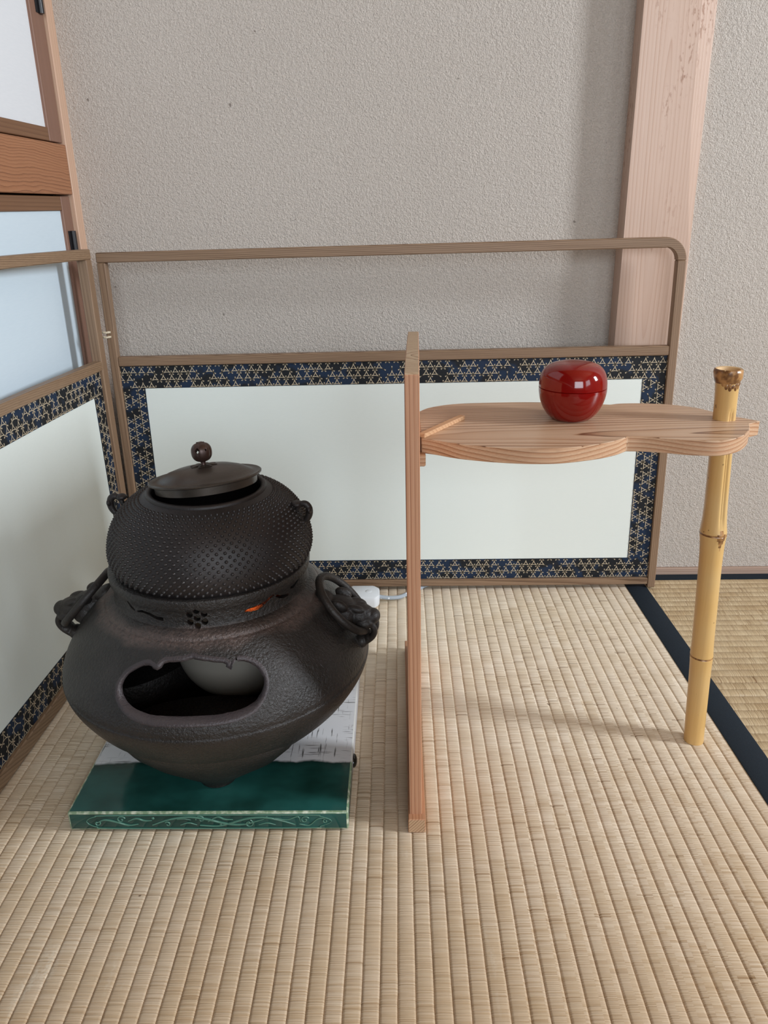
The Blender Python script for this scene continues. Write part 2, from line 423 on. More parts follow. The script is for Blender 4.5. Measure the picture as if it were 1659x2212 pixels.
# ================================================================ mesh tools
class MB:
    def __init__(s):
        s.v = []; s.f = []; s.mi = []
    def add(s, vs_, fs, mi=0):
        o = len(s.v)
        s.v += [Vector(p) for p in vs_]
        for f in fs:
            s.f.append([i + o for i in f]); s.mi.append(mi)
    def box(s, x0, x1, y0, y1, z0, z1, mi=0):
        s.add([(x0, y0, z0), (x1, y0, z0), (x1, y1, z0), (x0, y1, z0), (x0, y0, z1), (x1, y0, z1), (x1, y1, z1), (x0, y1, z1)],
              [(0, 3, 2, 1), (4, 5, 6, 7), (0, 1, 5, 4), (1, 2, 6, 5), (2, 3, 7, 6), (3, 0, 4, 7)], mi)
    def prism(s, poly, z0, z1, mi=0, side_mi=None, fn=None):
        n = len(poly)
        a = [(p[0], p[1], z0) for p in poly]; b = [(p[0], p[1], z1) for p in poly]
        if fn:
            a = [fn(*q) for q in a]; b = [fn(*q) for q in b]
        s.add(a + b, [list(range(n - 1, -1, -1)), list(range(n, 2 * n))], mi)
        o = len(s.v) - 2 * n
        for i in range(n):
            j = (i + 1) % n
            s.f.append([o + i, o + j, o + n + j, o + n + i]); s.mi.append(mi if side_mi is None else side_mi)
    def lathe(s, prof, cx=0, cy=0, seg=64, fn=None, closed=False, mi=0, mat=None):
        """prof: (r, z) list. r==0 collapses to a point."""
        rings = []
        for r, z in prof:
            if r < 1e-6:
                s.v.append(Vector((cx, cy, z))); rings.append([len(s.v) - 1])
            else:
                o = len(s.v)
                for k in range(seg):
                    a = 2 * PI * k / seg
                    rr = r + (fn(a, r, z) if fn else 0)
                    s.v.append(Vector((cx + rr * math.cos(a), cy + rr * math.sin(a), z)))
                rings.append(list(range(o, o + seg)))
        pairs = list(zip(rings[:-1], rings[1:]))
        if closed:
            pairs.append((rings[-1], rings[0]))
        for A, B in pairs:
            for k in range(seg):
                k2 = (k + 1) % seg
                if len(A) == 1 and len(B) == 1:
                    continue
                if len(A) == 1:
                    s.f.append([A[0], B[k2], B[k]])
                elif len(B) == 1:
                    s.f.append([A[k], A[k2], B[0]])
                else:
                    s.f.append([A[k], A[k2], B[k2], B[k]])
                s.mi.append(mi)
    def tube(s, pts, r, seg=8, cap=True, closed=False, mi=0):
        pts = [Vector(p) for p in pts]
        n = len(pts)
        rr = r if isinstance(r, (list, tuple)) else [r] * n
        tang = []
        for i in range(n):
            if closed:
                d = pts[(i + 1) % n] - pts[i - 1]
            else:
                d = pts[min(i + 1, n - 1)] - pts[max(i - 1, 0)]
            tang.append(d.normalized())
        up = Vector((0, 0, 1))
        if abs(tang[0].dot(up)) > 0.9:
            up = Vector((0, 1, 0))
        nrm = (up - tang[0] * up.dot(tang[0])).normalized()
        rings = []
        for i in range(n):
            nrm = nrm - tang[i] * nrm.dot(tang[i])
            if nrm.length < 1e-6:
                nrm = tang[i].orthogonal()
            nrm.normalize()
            bi = tang[i].cross(nrm)
            o = len(s.v)
            for k in range(seg):
                a = 2 * PI * k / seg
                s.v.append(pts[i] + (nrm * math.cos(a) + bi * math.sin(a)) * rr[i])
            rings.append(o)
        m = n if closed else n - 1
        for i in range(m):
            A = rings[i]; B = rings[(i + 1) % n]
            for k in range(seg):
                k2 = (k + 1) % seg
                s.f.append([A + k, A + k2, B + k2, B + k]); s.mi.append(mi)
        if cap and not closed:
            s.f.append([rings[0] + k for k in range(seg - 1, -1, -1)]); s.mi.append(mi)
            s.f.append([rings[-1] + k for k in range(seg)]); s.mi.append(mi)
    def ellipsoid(s, c, ax, seg=16, rings=10, mi=0):
        """ax: three Vectors (scaled half axes)"""
        c = Vector(c); o = len(s.v)
        s.v.append(c - ax[2])
        for j in range(1, rings):
            ph = -PI / 2 + PI * j / rings
            for k in range(seg):
                a = 2 * PI * k / seg
                s.v.append(c + ax[0] * math.cos(a) * math.cos(ph) + ax[1] * math.sin(a) * math.cos(ph) + ax[2] * math.sin(ph))
        s.v.append(c + ax[2])
        for k in range(seg):
            k2 = (k + 1) % seg
            s.f.append([o, o + 1 + k2, o + 1 + k]); s.mi.append(mi)
            for j in range(rings - 2):
                A = o + 1 + j * seg; B = A + seg
                s.f.append([A + k, A + k2, B + k2, B + k]); s.mi.append(mi)
            L = o + 1 + (rings - 2) * seg
            s.f.append([L + k, L + k2, o + 1 + (rings - 1) * seg]); s.mi.append(mi)
    def mesh(s, name, mats, base=(0, 0, 0), smooth=None, bevel=0.0, fix=True, bevel_mi=None, bseg=1):
        me = bpy.data.meshes.new(name)
        b = Vector(base)
        me.from_pydata([p - b for p in s.v], [], s.f)
        for i, p in enumerate(me.polygons):
            p.material_index = s.mi[i]
        for m in (mats if isinstance(mats, (list, tuple)) else [mats]):
            me.materials.append(m)
        bm = bmesh.new(); bm.from_mesh(me)
        if fix:
            bmesh.ops.recalc_face_normals(bm, faces=bm.faces)
        if bevel > 0:
            es = [e for e in bm.edges if len(e.link_faces) == 2 and e.calc_face_angle(0) > math.radians(30)]
            kw = {}
            if bevel_mi is not None:
                kw['material'] = bevel_mi
            bmesh.ops.bevel(bm, geom=es, offset=bevel, segments=bseg, affect='EDGES', profile=0.5, clamp_overlap=True, **kw)
        finish_bm(bm, smooth)
        bm.to_mesh(me); bm.free()
        return me

def finish_bm(bm, smooth):
    if smooth is None:
        return
    for f in bm.faces:
        f.smooth = True
    lim = math.radians(smooth)
    for e in bm.edges:
        if len(e.link_faces) == 2 and e.calc_face_angle(0) > lim:
            e.smooth = False

def link(name, me, parent=None, loc=None):
    o = bpy.data.objects.new(name, me)
    COL.objects.link(o)
    if parent is not None:
        o.parent = parent
    if loc is not None:
        o.location = loc
    return o

def base_of(o):
    p = Vector(o.location)
    while o.parent:
        o = o.parent; p += Vector(o.location)
    return p

def part(name, mb, mat, parent, smooth=None, bevel=0.0, label=None, **k):
    me = mb.mesh(name, mat, base_of(parent), smooth, bevel, **k)
    o = link(name, me, parent)
    if label:
        o['label'] = label
    return o

def thing(name, label, cat, loc, group=None):
    o = bpy.data.objects.new(name, None)
    o.empty_display_size = 0.05
    COL.objects.link(o)
    o.location = loc
    o['label'] = label; o['category'] = cat
    if group:
        o['group'] = group
    return o

def solid(name, mb, mat, label, cat, loc, smooth=None, bevel=0.0, **k):
    me = mb.mesh(name, mat, loc, smooth, bevel, **k)
    o = link(name, me, None, loc)
    o['label'] = label; o['category'] = cat
    return o

def struct(name, mb, mat, label=None, smooth=None, bevel=0.0, **k):
    me = mb.mesh(name, mat, (0, 0, 0), smooth, bevel, **k)
    o = link(name, me)
    o['kind'] = 'structure'
    if label:
        o['label'] = label
    return o

def boolean(obj, cutters, smooth=35):
    """cut a list of MB shapes out of obj, keep the result as plain mesh"""
    cos = []
    for c in cutters:
        me = c.mesh('cutter', [], base_of(obj))
        co = link('cutter', me); co.location = base_of(obj)
        cos.append(co)
        md = obj.modifiers.new('cut', 'BOOLEAN')
        md.operation = 'DIFFERENCE'; md.solver = 'EXACT'; md.object = co
    bpy.context.view_layer.update()
    dg = bpy.context.evaluated_depsgraph_get()
    me = bpy.data.meshes.new_from_object(obj.evaluated_get(dg))
    obj.modifiers.clear()
    me.materials.clear()
    for m in obj.data.materials:
        me.materials.append(m)
    bm = bmesh.new(); bm.from_mesh(me)
    for e in bm.edges:
        e.smooth = True
    finish_bm(bm, smooth); bm.to_mesh(me); bm.free()
    obj.data = me
    for co in cos:
        bpy.data.objects.remove(co)

def catmull(pts, n=8, closed=False):
    P = [Vector(p) for p in pts]; out = []
    N = len(P)
    rng = range(N) if closed else range(N - 1)
    for i in rng:
        p1 = P[i]; p2 = P[(i + 1) % N]
        p0 = P[i - 1] if (closed or i > 0) else p1 * 2 - p2
        p3 = P[(i + 2) % N] if (closed or i + 2 < N) else p2 * 2 - p1
        for k in range(n):
            t_ = k / n
            out.append(0.5 * ((2 * p1) + (p2 - p0) * t_ + (2 * p0 - 5 * p1 + 4 * p2 - p3) * t_ ** 2 + (3 * p1 - p0 - 3 * p2 + p3) * t_ ** 3))
    if not closed:
        out.append(P[-1])
    return out

# ================================================================ the room
XL, XR, YB, YF, ZC = -0.482, 2.2, 1.264, -3.0, 2.3
WL = 1.291                       # plaster of the left bay lies a little deeper

m = MB(); m.box(-1.3, 2.4, -3.2, 1.5, -0.16, -0.06)
struct('floor', m, M['board_dark'], 'bare boards under the tatami')
m = MB(); m.box(-1.3, 2.4, -3.2, 1.5, ZC, ZC + 0.05)
struct('ceiling', m, M['ceiling'])
m = MB(); m.box(-0.53, 0.39, WL, WL + 0.12, -0.06, ZC); m.box(0.39, 2.4, YB, WL + 0.12, -0.06, ZC)
struct('wall_back', m, M['plaster'], 'sandy beige plaster wall behind the screen')
m = MB(); m.box(-1.3, -1.25, YF, WL + 0.12, -0.06, ZC); m.box(-1.25, XL - 0.016, WL - 0.004, WL + 0.12, -0.06, ZC)
struct('wall_left', m, M['plaster'])
m = MB(); m.box(-1.3, -0.2, YF - 0.1, YF, -0.06, ZC); m.box(1.7, 2.3, YF - 0.1, YF, -0.06, ZC); m.box(-0.2, 1.7, YF - 0.1, YF, -0.06, 0.65); m.box(-0.2, 1.7, YF - 0.1, YF, 1.95, ZC)
struct('wall_front', m, M['plaster'])
m = MB()
ys = [YF - 0.1, WIN[1][0], WIN[1][1], WIN[0][0], WIN[0][1], WL + 0.12]
m.box(XR, XR + 0.1, ys[0], ys[1], -0.06, ZC); m.box(XR, XR + 0.1, ys[2], ys[3], -0.06, ZC); m.box(XR, XR + 0.1, ys[4], ys[5], -0.06, ZC)
for w in WIN:
    m.box(XR, XR + 0.1, w[0], w[1], -0.06, w[2]); m.box(XR, XR + 0.1, w[0], w[1], w[3], ZC)
struct('wall_right', m, M['plaster'])
for i, w in enumerate(WIN):
    m = MB()
    for y0, y1, z0, z1 in ((w[0], w[0] + 0.03, w[2], w[3]), (w[1] - 0.03, w[1], w[2], w[3]), (w[0] + 0.03, w[1] - 0.03, w[2], w[2] + 0.03), (w[0] + 0.03, w[1] - 0.03, w[3] - 0.03, w[3])):
        m.box(XR + 0.03, XR + 0.07, y0, y1, z0, z1)
    struct('window_%d' % (i + 1), m, M['window_wood'])
m = MB()
for x0, x1, z0, z1 in ((-0.2, -0.17, 0.65, 1.95), (1.67, 1.7, 0.65, 1.95), (-0.17, 1.67, 0.65, 0.68), (-0.17, 1.67, 1.92, 1.95)):
    m.box(x0, x1, YF - 0.07, YF - 0.03, z0, z1)
struct('window_3', m, M['window_wood'])
m = MB(); m.box(0.4395, XR, YB - 0.008, YB, 0.0, 0.0125)
struct('baseboard_back', m, M['baseboard'], bevel=0.0008)

# pillar with one waney, tapering chamfer on its right arris
PF = 1.253
m = MB()
secs = []
for z, ch in ((-0.02, 0.0), (0.54, 0.0015), (0.62, 0.011), (0.72, 0.019), (0.87, 0.0225), (1.3, 0.028), (ZC, 0.03)):
    secs.append([(0.3393, PF, z), (0.4395 - max(ch, 0.001), PF, z), (0.4395, PF + 0.0006 + ch * 0.16, z), (0.4395, 1.40, z), (0.3393, 1.40, z)])
vsx = [p for s_ in secs for p in s_]
fs = []
for i in range(len(secs) - 1):
    for k in range(5):
        k2 = (k + 1) % 5
        fs.append((i * 5 + k, i * 5 + k2, i * 5 + 5 + k2, i * 5 + 5 + k))
fs += [(4, 3, 2, 1, 0), tuple(range((len(secs) - 1) * 5, len(secs) * 5))]
m.add(vsx, fs)
struct('trim_1', m, M['pillar'], 'pale cypress pillar with brown speckles between the plaster bays')

# cupboard on the left: post, lintel and two hinged doors
m = MB(); m.box(XL - 0.05, XL, 1.2655, WL + 0.01, -0.05, ZC)
struct('trim_2', m, M['post'], 'pale narrow post in the corner beside the plaster', bevel=0.0008)
m = MB(); m.box(XL - 0.05, XL - 0.0006, YF, 1.2640, 0.635, 0.7025)
struct('trim_3', m, M['lintel'], 'reddish lintel board with wavy grain between the two doors', bevel=0.001)
def cupboard_door(name, y0, y1, z0, z1, label, stile, railh, hz, xf, pmat):
    root = bpy.data.objects.new(name, None); COL.objects.link(root)
    root.location = (xf, y1, z0); root['kind'] = 'structure'; root['label'] = label
    m = MB(); m.box(xf - 0.022, xf, y1 - stile, y1, z0, z1); part('stile', m, M['doorframe'], root, bevel=0.0008)
    m = MB(); m.box(xf - 0.022, xf, y0, y0 + stile, z0, z1); part('stile', m, M['doorframe'], root, bevel=0.0008)
    for a, b in ((z0, z0 + railh[0]), (z1 - railh[1], z1)):
        m = MB(); m.box(xf - 0.022, xf - 0.0006, y0 + stile, y1 - stile, a, b); part('rail', m, M['doorrail'], root, bevel=0.0008)
    m = MB(); m.box(xf - 0.018, xf - 0.004, y0 + stile, y1 - stile, z0 + railh[0], z1 - railh[1]); part('paper_panel', m, pmat, root)
    for a, b in hz:
        m = MB(); m.tube([(xf + 0.003, y1 - 0.013, a), (xf + 0.003, y1 - 0.013, b)], 0.0042, 10)
        m.box(xf - 0.001, xf + 0.0012, y1 - 0.024, y1 - 0.004, a, b)
        part('hinge', m, M['hinge'], root, smooth=40)
    return root
cupboard_door('door_1', 0.42, 1.2625, 0.7045, 1.55, 'white papered cupboard door above the lintel', 0.043, (0.0175, 0.03), [(0.865, 0.915), (1.40, 1.45)], XL - 0.004, M['doorpaper'])
cupboard_door('door_2', 0.42, 1.2625, 0.02, 0.6325, 'white papered cupboard door below the lintel behind the screen', 0.0315, (0.03, 0.0195), [(0.545, 0.5845), (0.08, 0.12)], XL - 0.006, M['doorpaper_blue'])
m = MB(); m.box(XL - 0.034, XL - 0.03, YF, 1.2650, -0.05, ZC)
struct('trim_4', m, M['board_dark'], 'dark inside of the cupboard')

# ---------------------------------------------------------------- tatami
def tatami(name, label, loc, rz, x0, rows, s, y0, y1, mat, warp=None, step=0.02, pillow=0.0019):
    root = thing(name, label, 'tatami mat', loc)
    m = MB()
    prof = [(0.0, -pillow), (0.05, -pillow * 0.35), (0.16, -0.0001), (0.5, 0.0), (0.84, -0.0001), (0.95, -pillow * 0.35)]
    xs = []
    for r in range(rows):
        for u, dz in prof:
            xs.append((x0 + (r + u) * s, dz, u == 0.0))
    xs.append((x0 + rows * s, -pillow, True))
    ny = int(round((y1 - y0) / step))
    rg = random.Random(3)
    vv = []
    for j in range(ny + 1):
        y = y0 + (y1 - y0) * j / ny
        for x, dz, seam in xs:
            jx = rg.uniform(-0.00045, 0.00045) if seam else 0.0
            jz = rg.uniform(-0.0002, 0.0) if not seam else 0
            xx = x + jx
            if warp:
                xx = warp(xx, y)
            vv.append((xx, y, dz + jz))
    k = len(xs)
    ff = [(j * k + i, j * k + i + 1, (j + 1) * k + i + 1, (j + 1) * k + i) for j in range(ny) for i in range(k - 1)]
    m.add(vv, ff)
    me = m.mesh('woven_cover', mat, (0, 0, 0), 60, fix=False)
    o = link('woven_cover', me, root)
    core = MB(); core.box(x0 + 0.001, (warp(x0 + rows * s, 1.2) if warp else x0 + rows * s) - 0.001, y0 + 0.001, y1 - 0.001, -0.055, -0.004)
    me = core.mesh('straw_core', mat, (0, 0, 0)); link('straw_core', me, root)
    root.rotation_euler = (0, 0, rz)
    return root

S = 0.01507
warp_main = lambda x, y: x + max(0.0, x - 0.06) * 0.065 * (1.21 - y)
PH = -0.0056
n_l = 31
x_left = PH - n_l * S
n_tot = n_l + 26
x_right = x_left + n_tot * S
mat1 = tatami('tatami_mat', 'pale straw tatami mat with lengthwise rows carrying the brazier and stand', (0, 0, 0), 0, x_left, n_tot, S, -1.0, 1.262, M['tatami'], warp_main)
m = MB()
def wx(x, y): return warp_main(x, y)
ysq = [-1.0, 0.0, 0.6, 1.262]
vv = []
for y in ysq:
    for x, z in ((x_right - 0.002, -0.02), (x_right - 0.002, 0.0008), (x_right + 0.0005, 0.0016), (x_right + 0.0295, 0.0016), (x_right + 0.0318, 0.0006), (x_right + 0.0318, -0.02)):
        vv.append((wx(x, y), y, z))
m.add(vv, [(j * 6 + i, j * 6 + i + 1, j * 6 + 7 + i, j * 6 + 6 + i) for j in range(len(ysq) - 1) for i in range(5)])
part('border_cloth', m, M['heri'], mat1, smooth=50, label='dark navy cloth border')

# neighbouring mat on the right: its rows run across
S2 = 0.0158
x_r0 = x_right + 0.0318
rows2 = 56
# local x of the mat points to world -Y, local y to world +X
mat2 = tatami('tatami_mat', 'tan tatami mat with crosswise rows against the right of the wall', (0, 1.2395, 0), -PI / 2, 0.0, rows2, S2, x_r0, 2.18, M['tatami_dark'],
              None, 0.02, 0.0032)
for ch in mat2.children:
    for v in ch.data.vertices:
        wy = 1.2395 - v.co.x
        k = max(0.0, 1 - (v.co.y - x_r0) / 0.5)
        v.co.y += (warp_main(x_r0, wy) - x_r0) * k + 0.0004 * k
m = MB()
m.box(x_r0, 2.18, 1.2395, YB - 0.0075, -0.02, 0.0012)
vm = m.mesh('border_cloth', M['heri'], (0, 0, 0))
inv = Matrix.Translation((0, 1.2395, 0)) @ Matrix.Rotation(-PI / 2, 4, 'Z')
vm.transform(inv.inverted())
o = link('border_cloth', vm, mat2); o['label'] = 'dark navy cloth border'

# ================================================================ folding screen
root = thing('folding_screen', 'low two-panel folding screen with brown frame, open top and brocade-edged paper', 'folding screen', (-0.44, 1.2, 0))
SW = 0.8735          # width of the right panel
def map_right(s, z, d):
    """s from the hinge, z up, d towards the back"""
    kx = s / SW
    x = -0.4432 + s * (1 - 0.0125 * (z / 0.56)) + 0.003 * (z / 0.56) * (1 - kx) - 0.0 * kx
    zz = max(z, 0.0018) + 0.0085 * kx * (z / 0.56) ** 1.4
    return (x, 1.205 + d, zz)
def map_left(s, z, d):
    """s from the hinge towards the room, d towards the cupboard"""
    y = 1.1925 - s
    x = -0.4388 - 0.0062 * z + (y - 1.19) * (0.0286 + 0.085 * z)
    return (x - d, y, max(z, 0.0004) + 0.0035 * min(1, s / 0.2) * (z / 0.56))

def bar(mp, s0, s1, z0, z1, d0, d1, ns=1, nz=1):
    m = MB(); 
    pts = []
    k = max(ns, nz)
    along_s = ns >= nz
    for i in range(k + 1):
        t_ = i / k
        if along_s:
            ss = s0 + (s1 - s0) * t_
            pts += [mp(ss, z0, d0), mp(ss, z1, d0), mp(ss, z1, d1), mp(ss, z0, d1)]
        else:
            zz = z0 + (z1 - z0) * t_
            pts += [mp(s0, zz, d0), mp(s1, zz, d0), mp(s1, zz, d1), mp(s0, zz, d1)]
    fs = [(3, 2, 1, 0), (k * 4, k * 4 + 1, k * 4 + 2, k * 4 + 3)]
    for i in range(k):
        for j in range(4):
            j2 = (j + 1) % 4
            fs.append((i * 4 + j, i * 4 + j2, i * 4 + 4 + j2, i * 4 + 4 + j))
    m.add(pts, fs)
    return m

FD = 0.0145
PW = 0.0128

def arc_pattern(mp, u0, u1, v0, v1, vertical, a=0.01325, seed=0):
    """linked concave triangles drawn as thin raised threads; u,v panel coordinates, clipped to the strip"""
    m = MB()
    h = a * math.sqrt(3) / 2
    lw = 0.00044
    L = (v1 - v0) if vertical else (u1 - u0)
    Wd = (u1 - u0) if vertical else (v1 - v0)
    rows = int(Wd / h) + 3
    cols = int(L / a) + 3
    dd = -0.0004
    for j in range(-1, rows):
        for i in range(-1, cols):
            if (i * 2 + j * 3 + seed) % 7 in (0,) or (i + 3 * j + seed) % 11 == 4:
                continue
            ox = i * a + (j % 2) * a / 2
            oy = j * h
            tri = [Vector((ox, oy)), Vector((ox + a, oy)), Vector((ox + a / 2, oy + h))]
            G = (tri[0] + tri[1] + tri[2]) / 3
            for e in range(3):
                P, Q = tri[e], tri[(e + 1) % 3]
                mid = (P + Q) / 2
                inw = (G - mid).normalized()
                pl = []
                for q in range(13):
                    t_ = -0.25 + 1.50 * q / 12
                    bow = (1 - (2 * t_ - 1) ** 2) * a * 0.15
                    pl.append(P.lerp(Q, t_) + inw * bow)
                # clip to the strip
                run = []
                def flush(run):
                    if len(run) < 2:
                        return
                    vv = []
                    for w in range(len(run)):
                        d_ = (run[min(w + 1, len(run) - 1)] - run[max(w - 1, 0)]).normalized()
                        nn = Vector((-d_.y, d_.x)) * lw
                        for sgn in (1, -1):
                            r_ = run[w] + nn * sgn
                            uu, v_ = (u0 + r_.y, v0 + r_.x) if vertical else (u0 + r_.x, v0 + r_.y)
                            uu = min(max(uu, u0), u1); v_ = min(max(v_, v0), v1)
                            vv.append(mp(uu, v_, 0.0055 + dd))
                    m.add(vv, [(2 * w, 2 * w + 1, 2 * w + 3, 2 * w + 2) for w in range(len(run) - 1)])
                for r_ in pl:
                    inside = (-0.0002 <= r_.x <= L + 0.0002) and (-0.0002 <= r_.y <= Wd + 0.0002)
                    if inside:
                        run.append(r_)
                    else:
                        flush(run); run = []
                flush(run)
    return m

def screen_panel(mp, W, near_round, mat_rail, mat_post, side):
    zt, zr = 0.5605 if side == 'left' else 0.5545, 0.0142
    zm0, zm1 = 0.388, 0.402
    # posts
    part('post', bar(mp, 0.0, PW if side == 'right' else 0.0175, 0.0, zt - zr, 0, FD, 1, 6), mat_post, root, bevel=0.0012)
    if near_round:
        R_ = 0.032
        part('post', bar(mp, W - PW, W, 0.0, zt - R_, 0, FD, 1, 6), mat_post, root, bevel=0.0012)
        # rounded corner piece with the top rail in one bend
        m = MB(); pts = []
        path = [(s_, 0) for s_ in [i / 12 for i in range(13)]]
        ring = []
        for i in range(13):
            ss = (W - R_) * i / 12
            ring.append(((ss, zt), (ss, zt - zr)))
        for i in range(1, 11):
            a = PI / 2 * i / 10
            ro, ri = R_, R_ - zr * 0.95
            ring.append(((W - R_ + ro * math.sin(a), zt - R_ + ro * math.cos(a)), (W - R_ + ri * math.sin(a), zt - R_ + ri * math.cos(a))))
        for (a, b) in ring:
            pts += [mp(b[0], b[1], 0), mp(a[0], a[1], 0), mp(a[0], a[1], FD), mp(b[0], b[1], FD)]
        k = len(ring) - 1
        fs = [(3, 2, 1, 0), (k * 4, k * 4 + 1, k * 4 + 2, k * 4 + 3)]
        for i in range(k):
            for j in range(4):
                fs.append((i * 4 + j, i * 4 + (j + 1) % 4, i * 4 + 4 + (j + 1) % 4, i * 4 + 4 + j))
        m.add(pts, fs)
        part('top_rail', m, mat_rail, root, smooth=40, bevel=0.0012)
    else:
        part('post', bar(mp, W - PW, W, 0.0, zt - zr, 0, FD, 1, 6), mat_post, root, bevel=0.0012)
        part('top_rail', bar(mp, 0.0, W, zt - zr, zt, 0, FD, 8), mat_rail, root, bevel=0.0012)
    part('middle_rail', bar(mp, PW, W - PW, zm0, zm1, 0.0004, FD - 0.0004, 8), mat_rail, root, bevel=0.0012)
    part('bottom_rail', bar(mp, PW, W - PW, 0.0075 if side == 'right' else 0.001, 0.0195, 0.0004, FD - 0.0004, 8), mat_rail, root, bevel=0.0012)
    # cloth border: four strips round the paper
    a, b, c, d = PW, W - PW, 0.0195, zm0
    bw = 0.0355
    bz = [(a, b, d - bw, d), (a, b, c, c + bw), (a, a + bw, c + bw, d - bw), (b - bw, b, c + bw, d - bw)]
    for q, (s0, s1, z0, z1) in enumerate(bz):
        st = part('brocade_strip', bar(mp, s0, s1, z0, z1, 0.0055, 0.0085, 8 if q < 2 else 1, 1 if q < 2 else 6), M['brocade'], root, label='navy and black brocade edging')
        pm = arc_pattern(mp, s0, s1, z0, z1, q >= 2, seed=q * 2)
        po = part('woven_arcs', pm, M['thread'], st, fix=False)
        po['kind'] = 'stuff'
    part('paper', bar(mp, a + bw, b - bw, c + bw, d - bw, 0.0060, 0.0085, 8), M['paper'], root, label='plain cream paper')

screen_panel(map_right, SW, True, M['frame'], M['frame_z'], 'right')
screen_panel(map_left, 0.575, False, M['frame_y'], M['frame_z'], 'left')
for zc in (0.4405, 0.4335):
    m = MB()
    pp = []
    for i in range(13):
        t_ = i / 12
        pp.append((-0.4462 + 0.0135 * t_, 1.2028 - 0.0022 * math.sin(PI * t_), zc + 0.0003 * math.sin(t_ * 9)))
    m.tube(pp, [0.0017 + 0.0003 * math.sin(i * 2.2) for i in range(13)], 8)
    part('hinge_cord', m, M['cordtie'], root, smooth=60, label='cream twisted hinge cord')

# ================================================================ glazed tile
TX0, TX1, TY0, TY1, TZ = -0.3515, -0.0565, 0.6515, 0.9475, 0.0252
root = thing('brazier_tile', 'square ceramic board, green in front and crackled white behind, under the brazier', 'ceramic tile', (-0.204, 0.6515, 0))
m = MB(); m.box(TX0, TX1, TY0, TY1, 0.002, TZ)
part('slab', m, [M['tile'], M['tile_edge']], root, smooth=50, bevel=0.0022, bevel_mi=1, bseg=2)
for fx, fy in ((TX0 + 0.03, TY0 + 0.03), (TX1 - 0.03, TY0 + 0.03), (TX0 + 0.03, TY1 - 0.03), (TX1 - 0.03, TY1 - 0.03)):
    m = MB(); m.lathe([(0, 0), (0.009, 0), (0.011, 0.003), (0, 0.003)], fx, fy, 14)
    part('foot', m, M['drip'], root, smooth=40)
m = MB(); m.ellipsoid((TX1 + 0.0005, 0.7475, 0.0135), (Vector((0.0042, 0, 0)), Vector((0, 0.009, 0)), Vector((0, 0, 0.0075))))
part('glaze_drip', m, M['drip'], root, smooth=60, label='dark glaze lump')
# relief on the front edge
m = MB()
TW, TH = TX1 - TX0, TZ - 0.002
def fp(u, v): return (TX0 + u * TW, TY0 - 0.0002, 0.002 + v * TH)
def stroke(pts, r=0.0008, n=6):
    q = catmull([Vector((a, b, 0)) for a, b in pts], n)
    L = len(q)
    m.tube([fp(p.x, p.y) for p in q], [r * (0.55 + 0.45 * math.sin(PI * min(1, (i + 1) / L * 1.02))) for i in range(L)], 6)
def spiral(cu, cv, ru, turns, a0, sgn, r=0.0008):
    asp = TW / TH
    pts = []
    for i in range(22):
        t_ = i / 21
        a = a0 + sgn * turns * 2 * PI * t_
        rad = ru * (1 - 0.8 * t_)
        pts.append((cu + rad * math.cos(a), cv + rad * asp * math.sin(a)))
    m.tube([fp(*p) for p in pts], r, 6)
# pointed oval outline
top = [(0.065, 0.5), (0.075, 0.66), (0.10, 0.78), (0.14, 0.84), (0.5, 0.86), (0.86, 0.84), (0.90, 0.76), (0.93, 0.62), (0.94, 0.5)]
bot = [(0.065, 0.5), (0.075, 0.34), (0.10, 0.2), (0.14, 0.12), (0.5, 0.10), (0.86, 0.12), (0.90, 0.22), (0.93, 0.38), (0.94, 0.5)]
stroke(top, 0.0007); stroke(bot, 0.0007)
stroke([(0.10, 0.42), (0.13, 0.6), (0.17, 0.5), (0.215, 0.3), (0.25, 0.36)], 0.0011)
spiral(0.103, 0.42, 0.012, 0.9, 0.5, -1)
spiral(0.19, 0.62, 0.016, 1.1, 0.3, 1)
stroke([(0.215, 0.52), (0.245, 0.68), (0.275, 0.55), (0.30, 0.56)], 0.001)
stroke([(0.30, 0.30), (0.36, 0.60), (0.43, 0.76), (0.50, 0.62), (0.57, 0.36), (0.63, 0.34), (0.70, 0.62)], 0.0013)
m.ellipsoid(fp(0.305, 0.68), (Vector((0.0016, 0, 0)), Vector((0, 0.0006, 0)), Vector((0, 0, 0.0016))), 10, 6)
m.ellipsoid(fp(0.545, 0.30), (Vector((0.0016, 0, 0)), Vector((0, 0.0006, 0)), Vector((0, 0, 0.0016))), 10, 6)
m.ellipsoid(fp(0.71, 0.72), (Vector((0.0014, 0, 0)), Vector((0, 0.0006, 0)), Vector((0, 0, 0.0014))), 10, 6)
spiral(0.355, 0.35, 0.011, 0.9, 2.5, -1)
stroke([(0.39, 0.62), (0.415, 0.66), (0.44, 0.58)], 0.0008)
stroke([(0.40, 0.30), (0.43, 0.42), (0.46, 0.30)], 0.0008)
spiral(0.475, 0.62, 0.018, 1.0, 3.3, -1)
stroke([(0.50, 0.48), (0.535, 0.76), (0.56, 0.62), (0.59, 0.60)], 0.001)
stroke([(0.47, 0.28), (0.53, 0.24), (0.58, 0.40), (0.64, 0.66), (0.70, 0.72), (0.76, 0.54), (0.81, 0.30)], 0.0013)
spiral(0.645, 0.38, 0.017, 1.2, 1.2, -1)
stroke([(0.68, 0.30), (0.71, 0.40), (0.74, 0.30)], 0.0008)
stroke([(0.74, 0.66), (0.78, 0.58), (0.82, 0.76), (0.83, 0.46)], 0.0009)
spiral(0.845, 0.58, 0.016, 1.1, 0.4, 1)
stroke([(0.825, 0.34), (0.86, 0.28), (0.89, 0.62), (0.915, 0.66)], 0.0009)
spiral(0.918, 0.50, 0.010, 0.9, 1.6, 1)
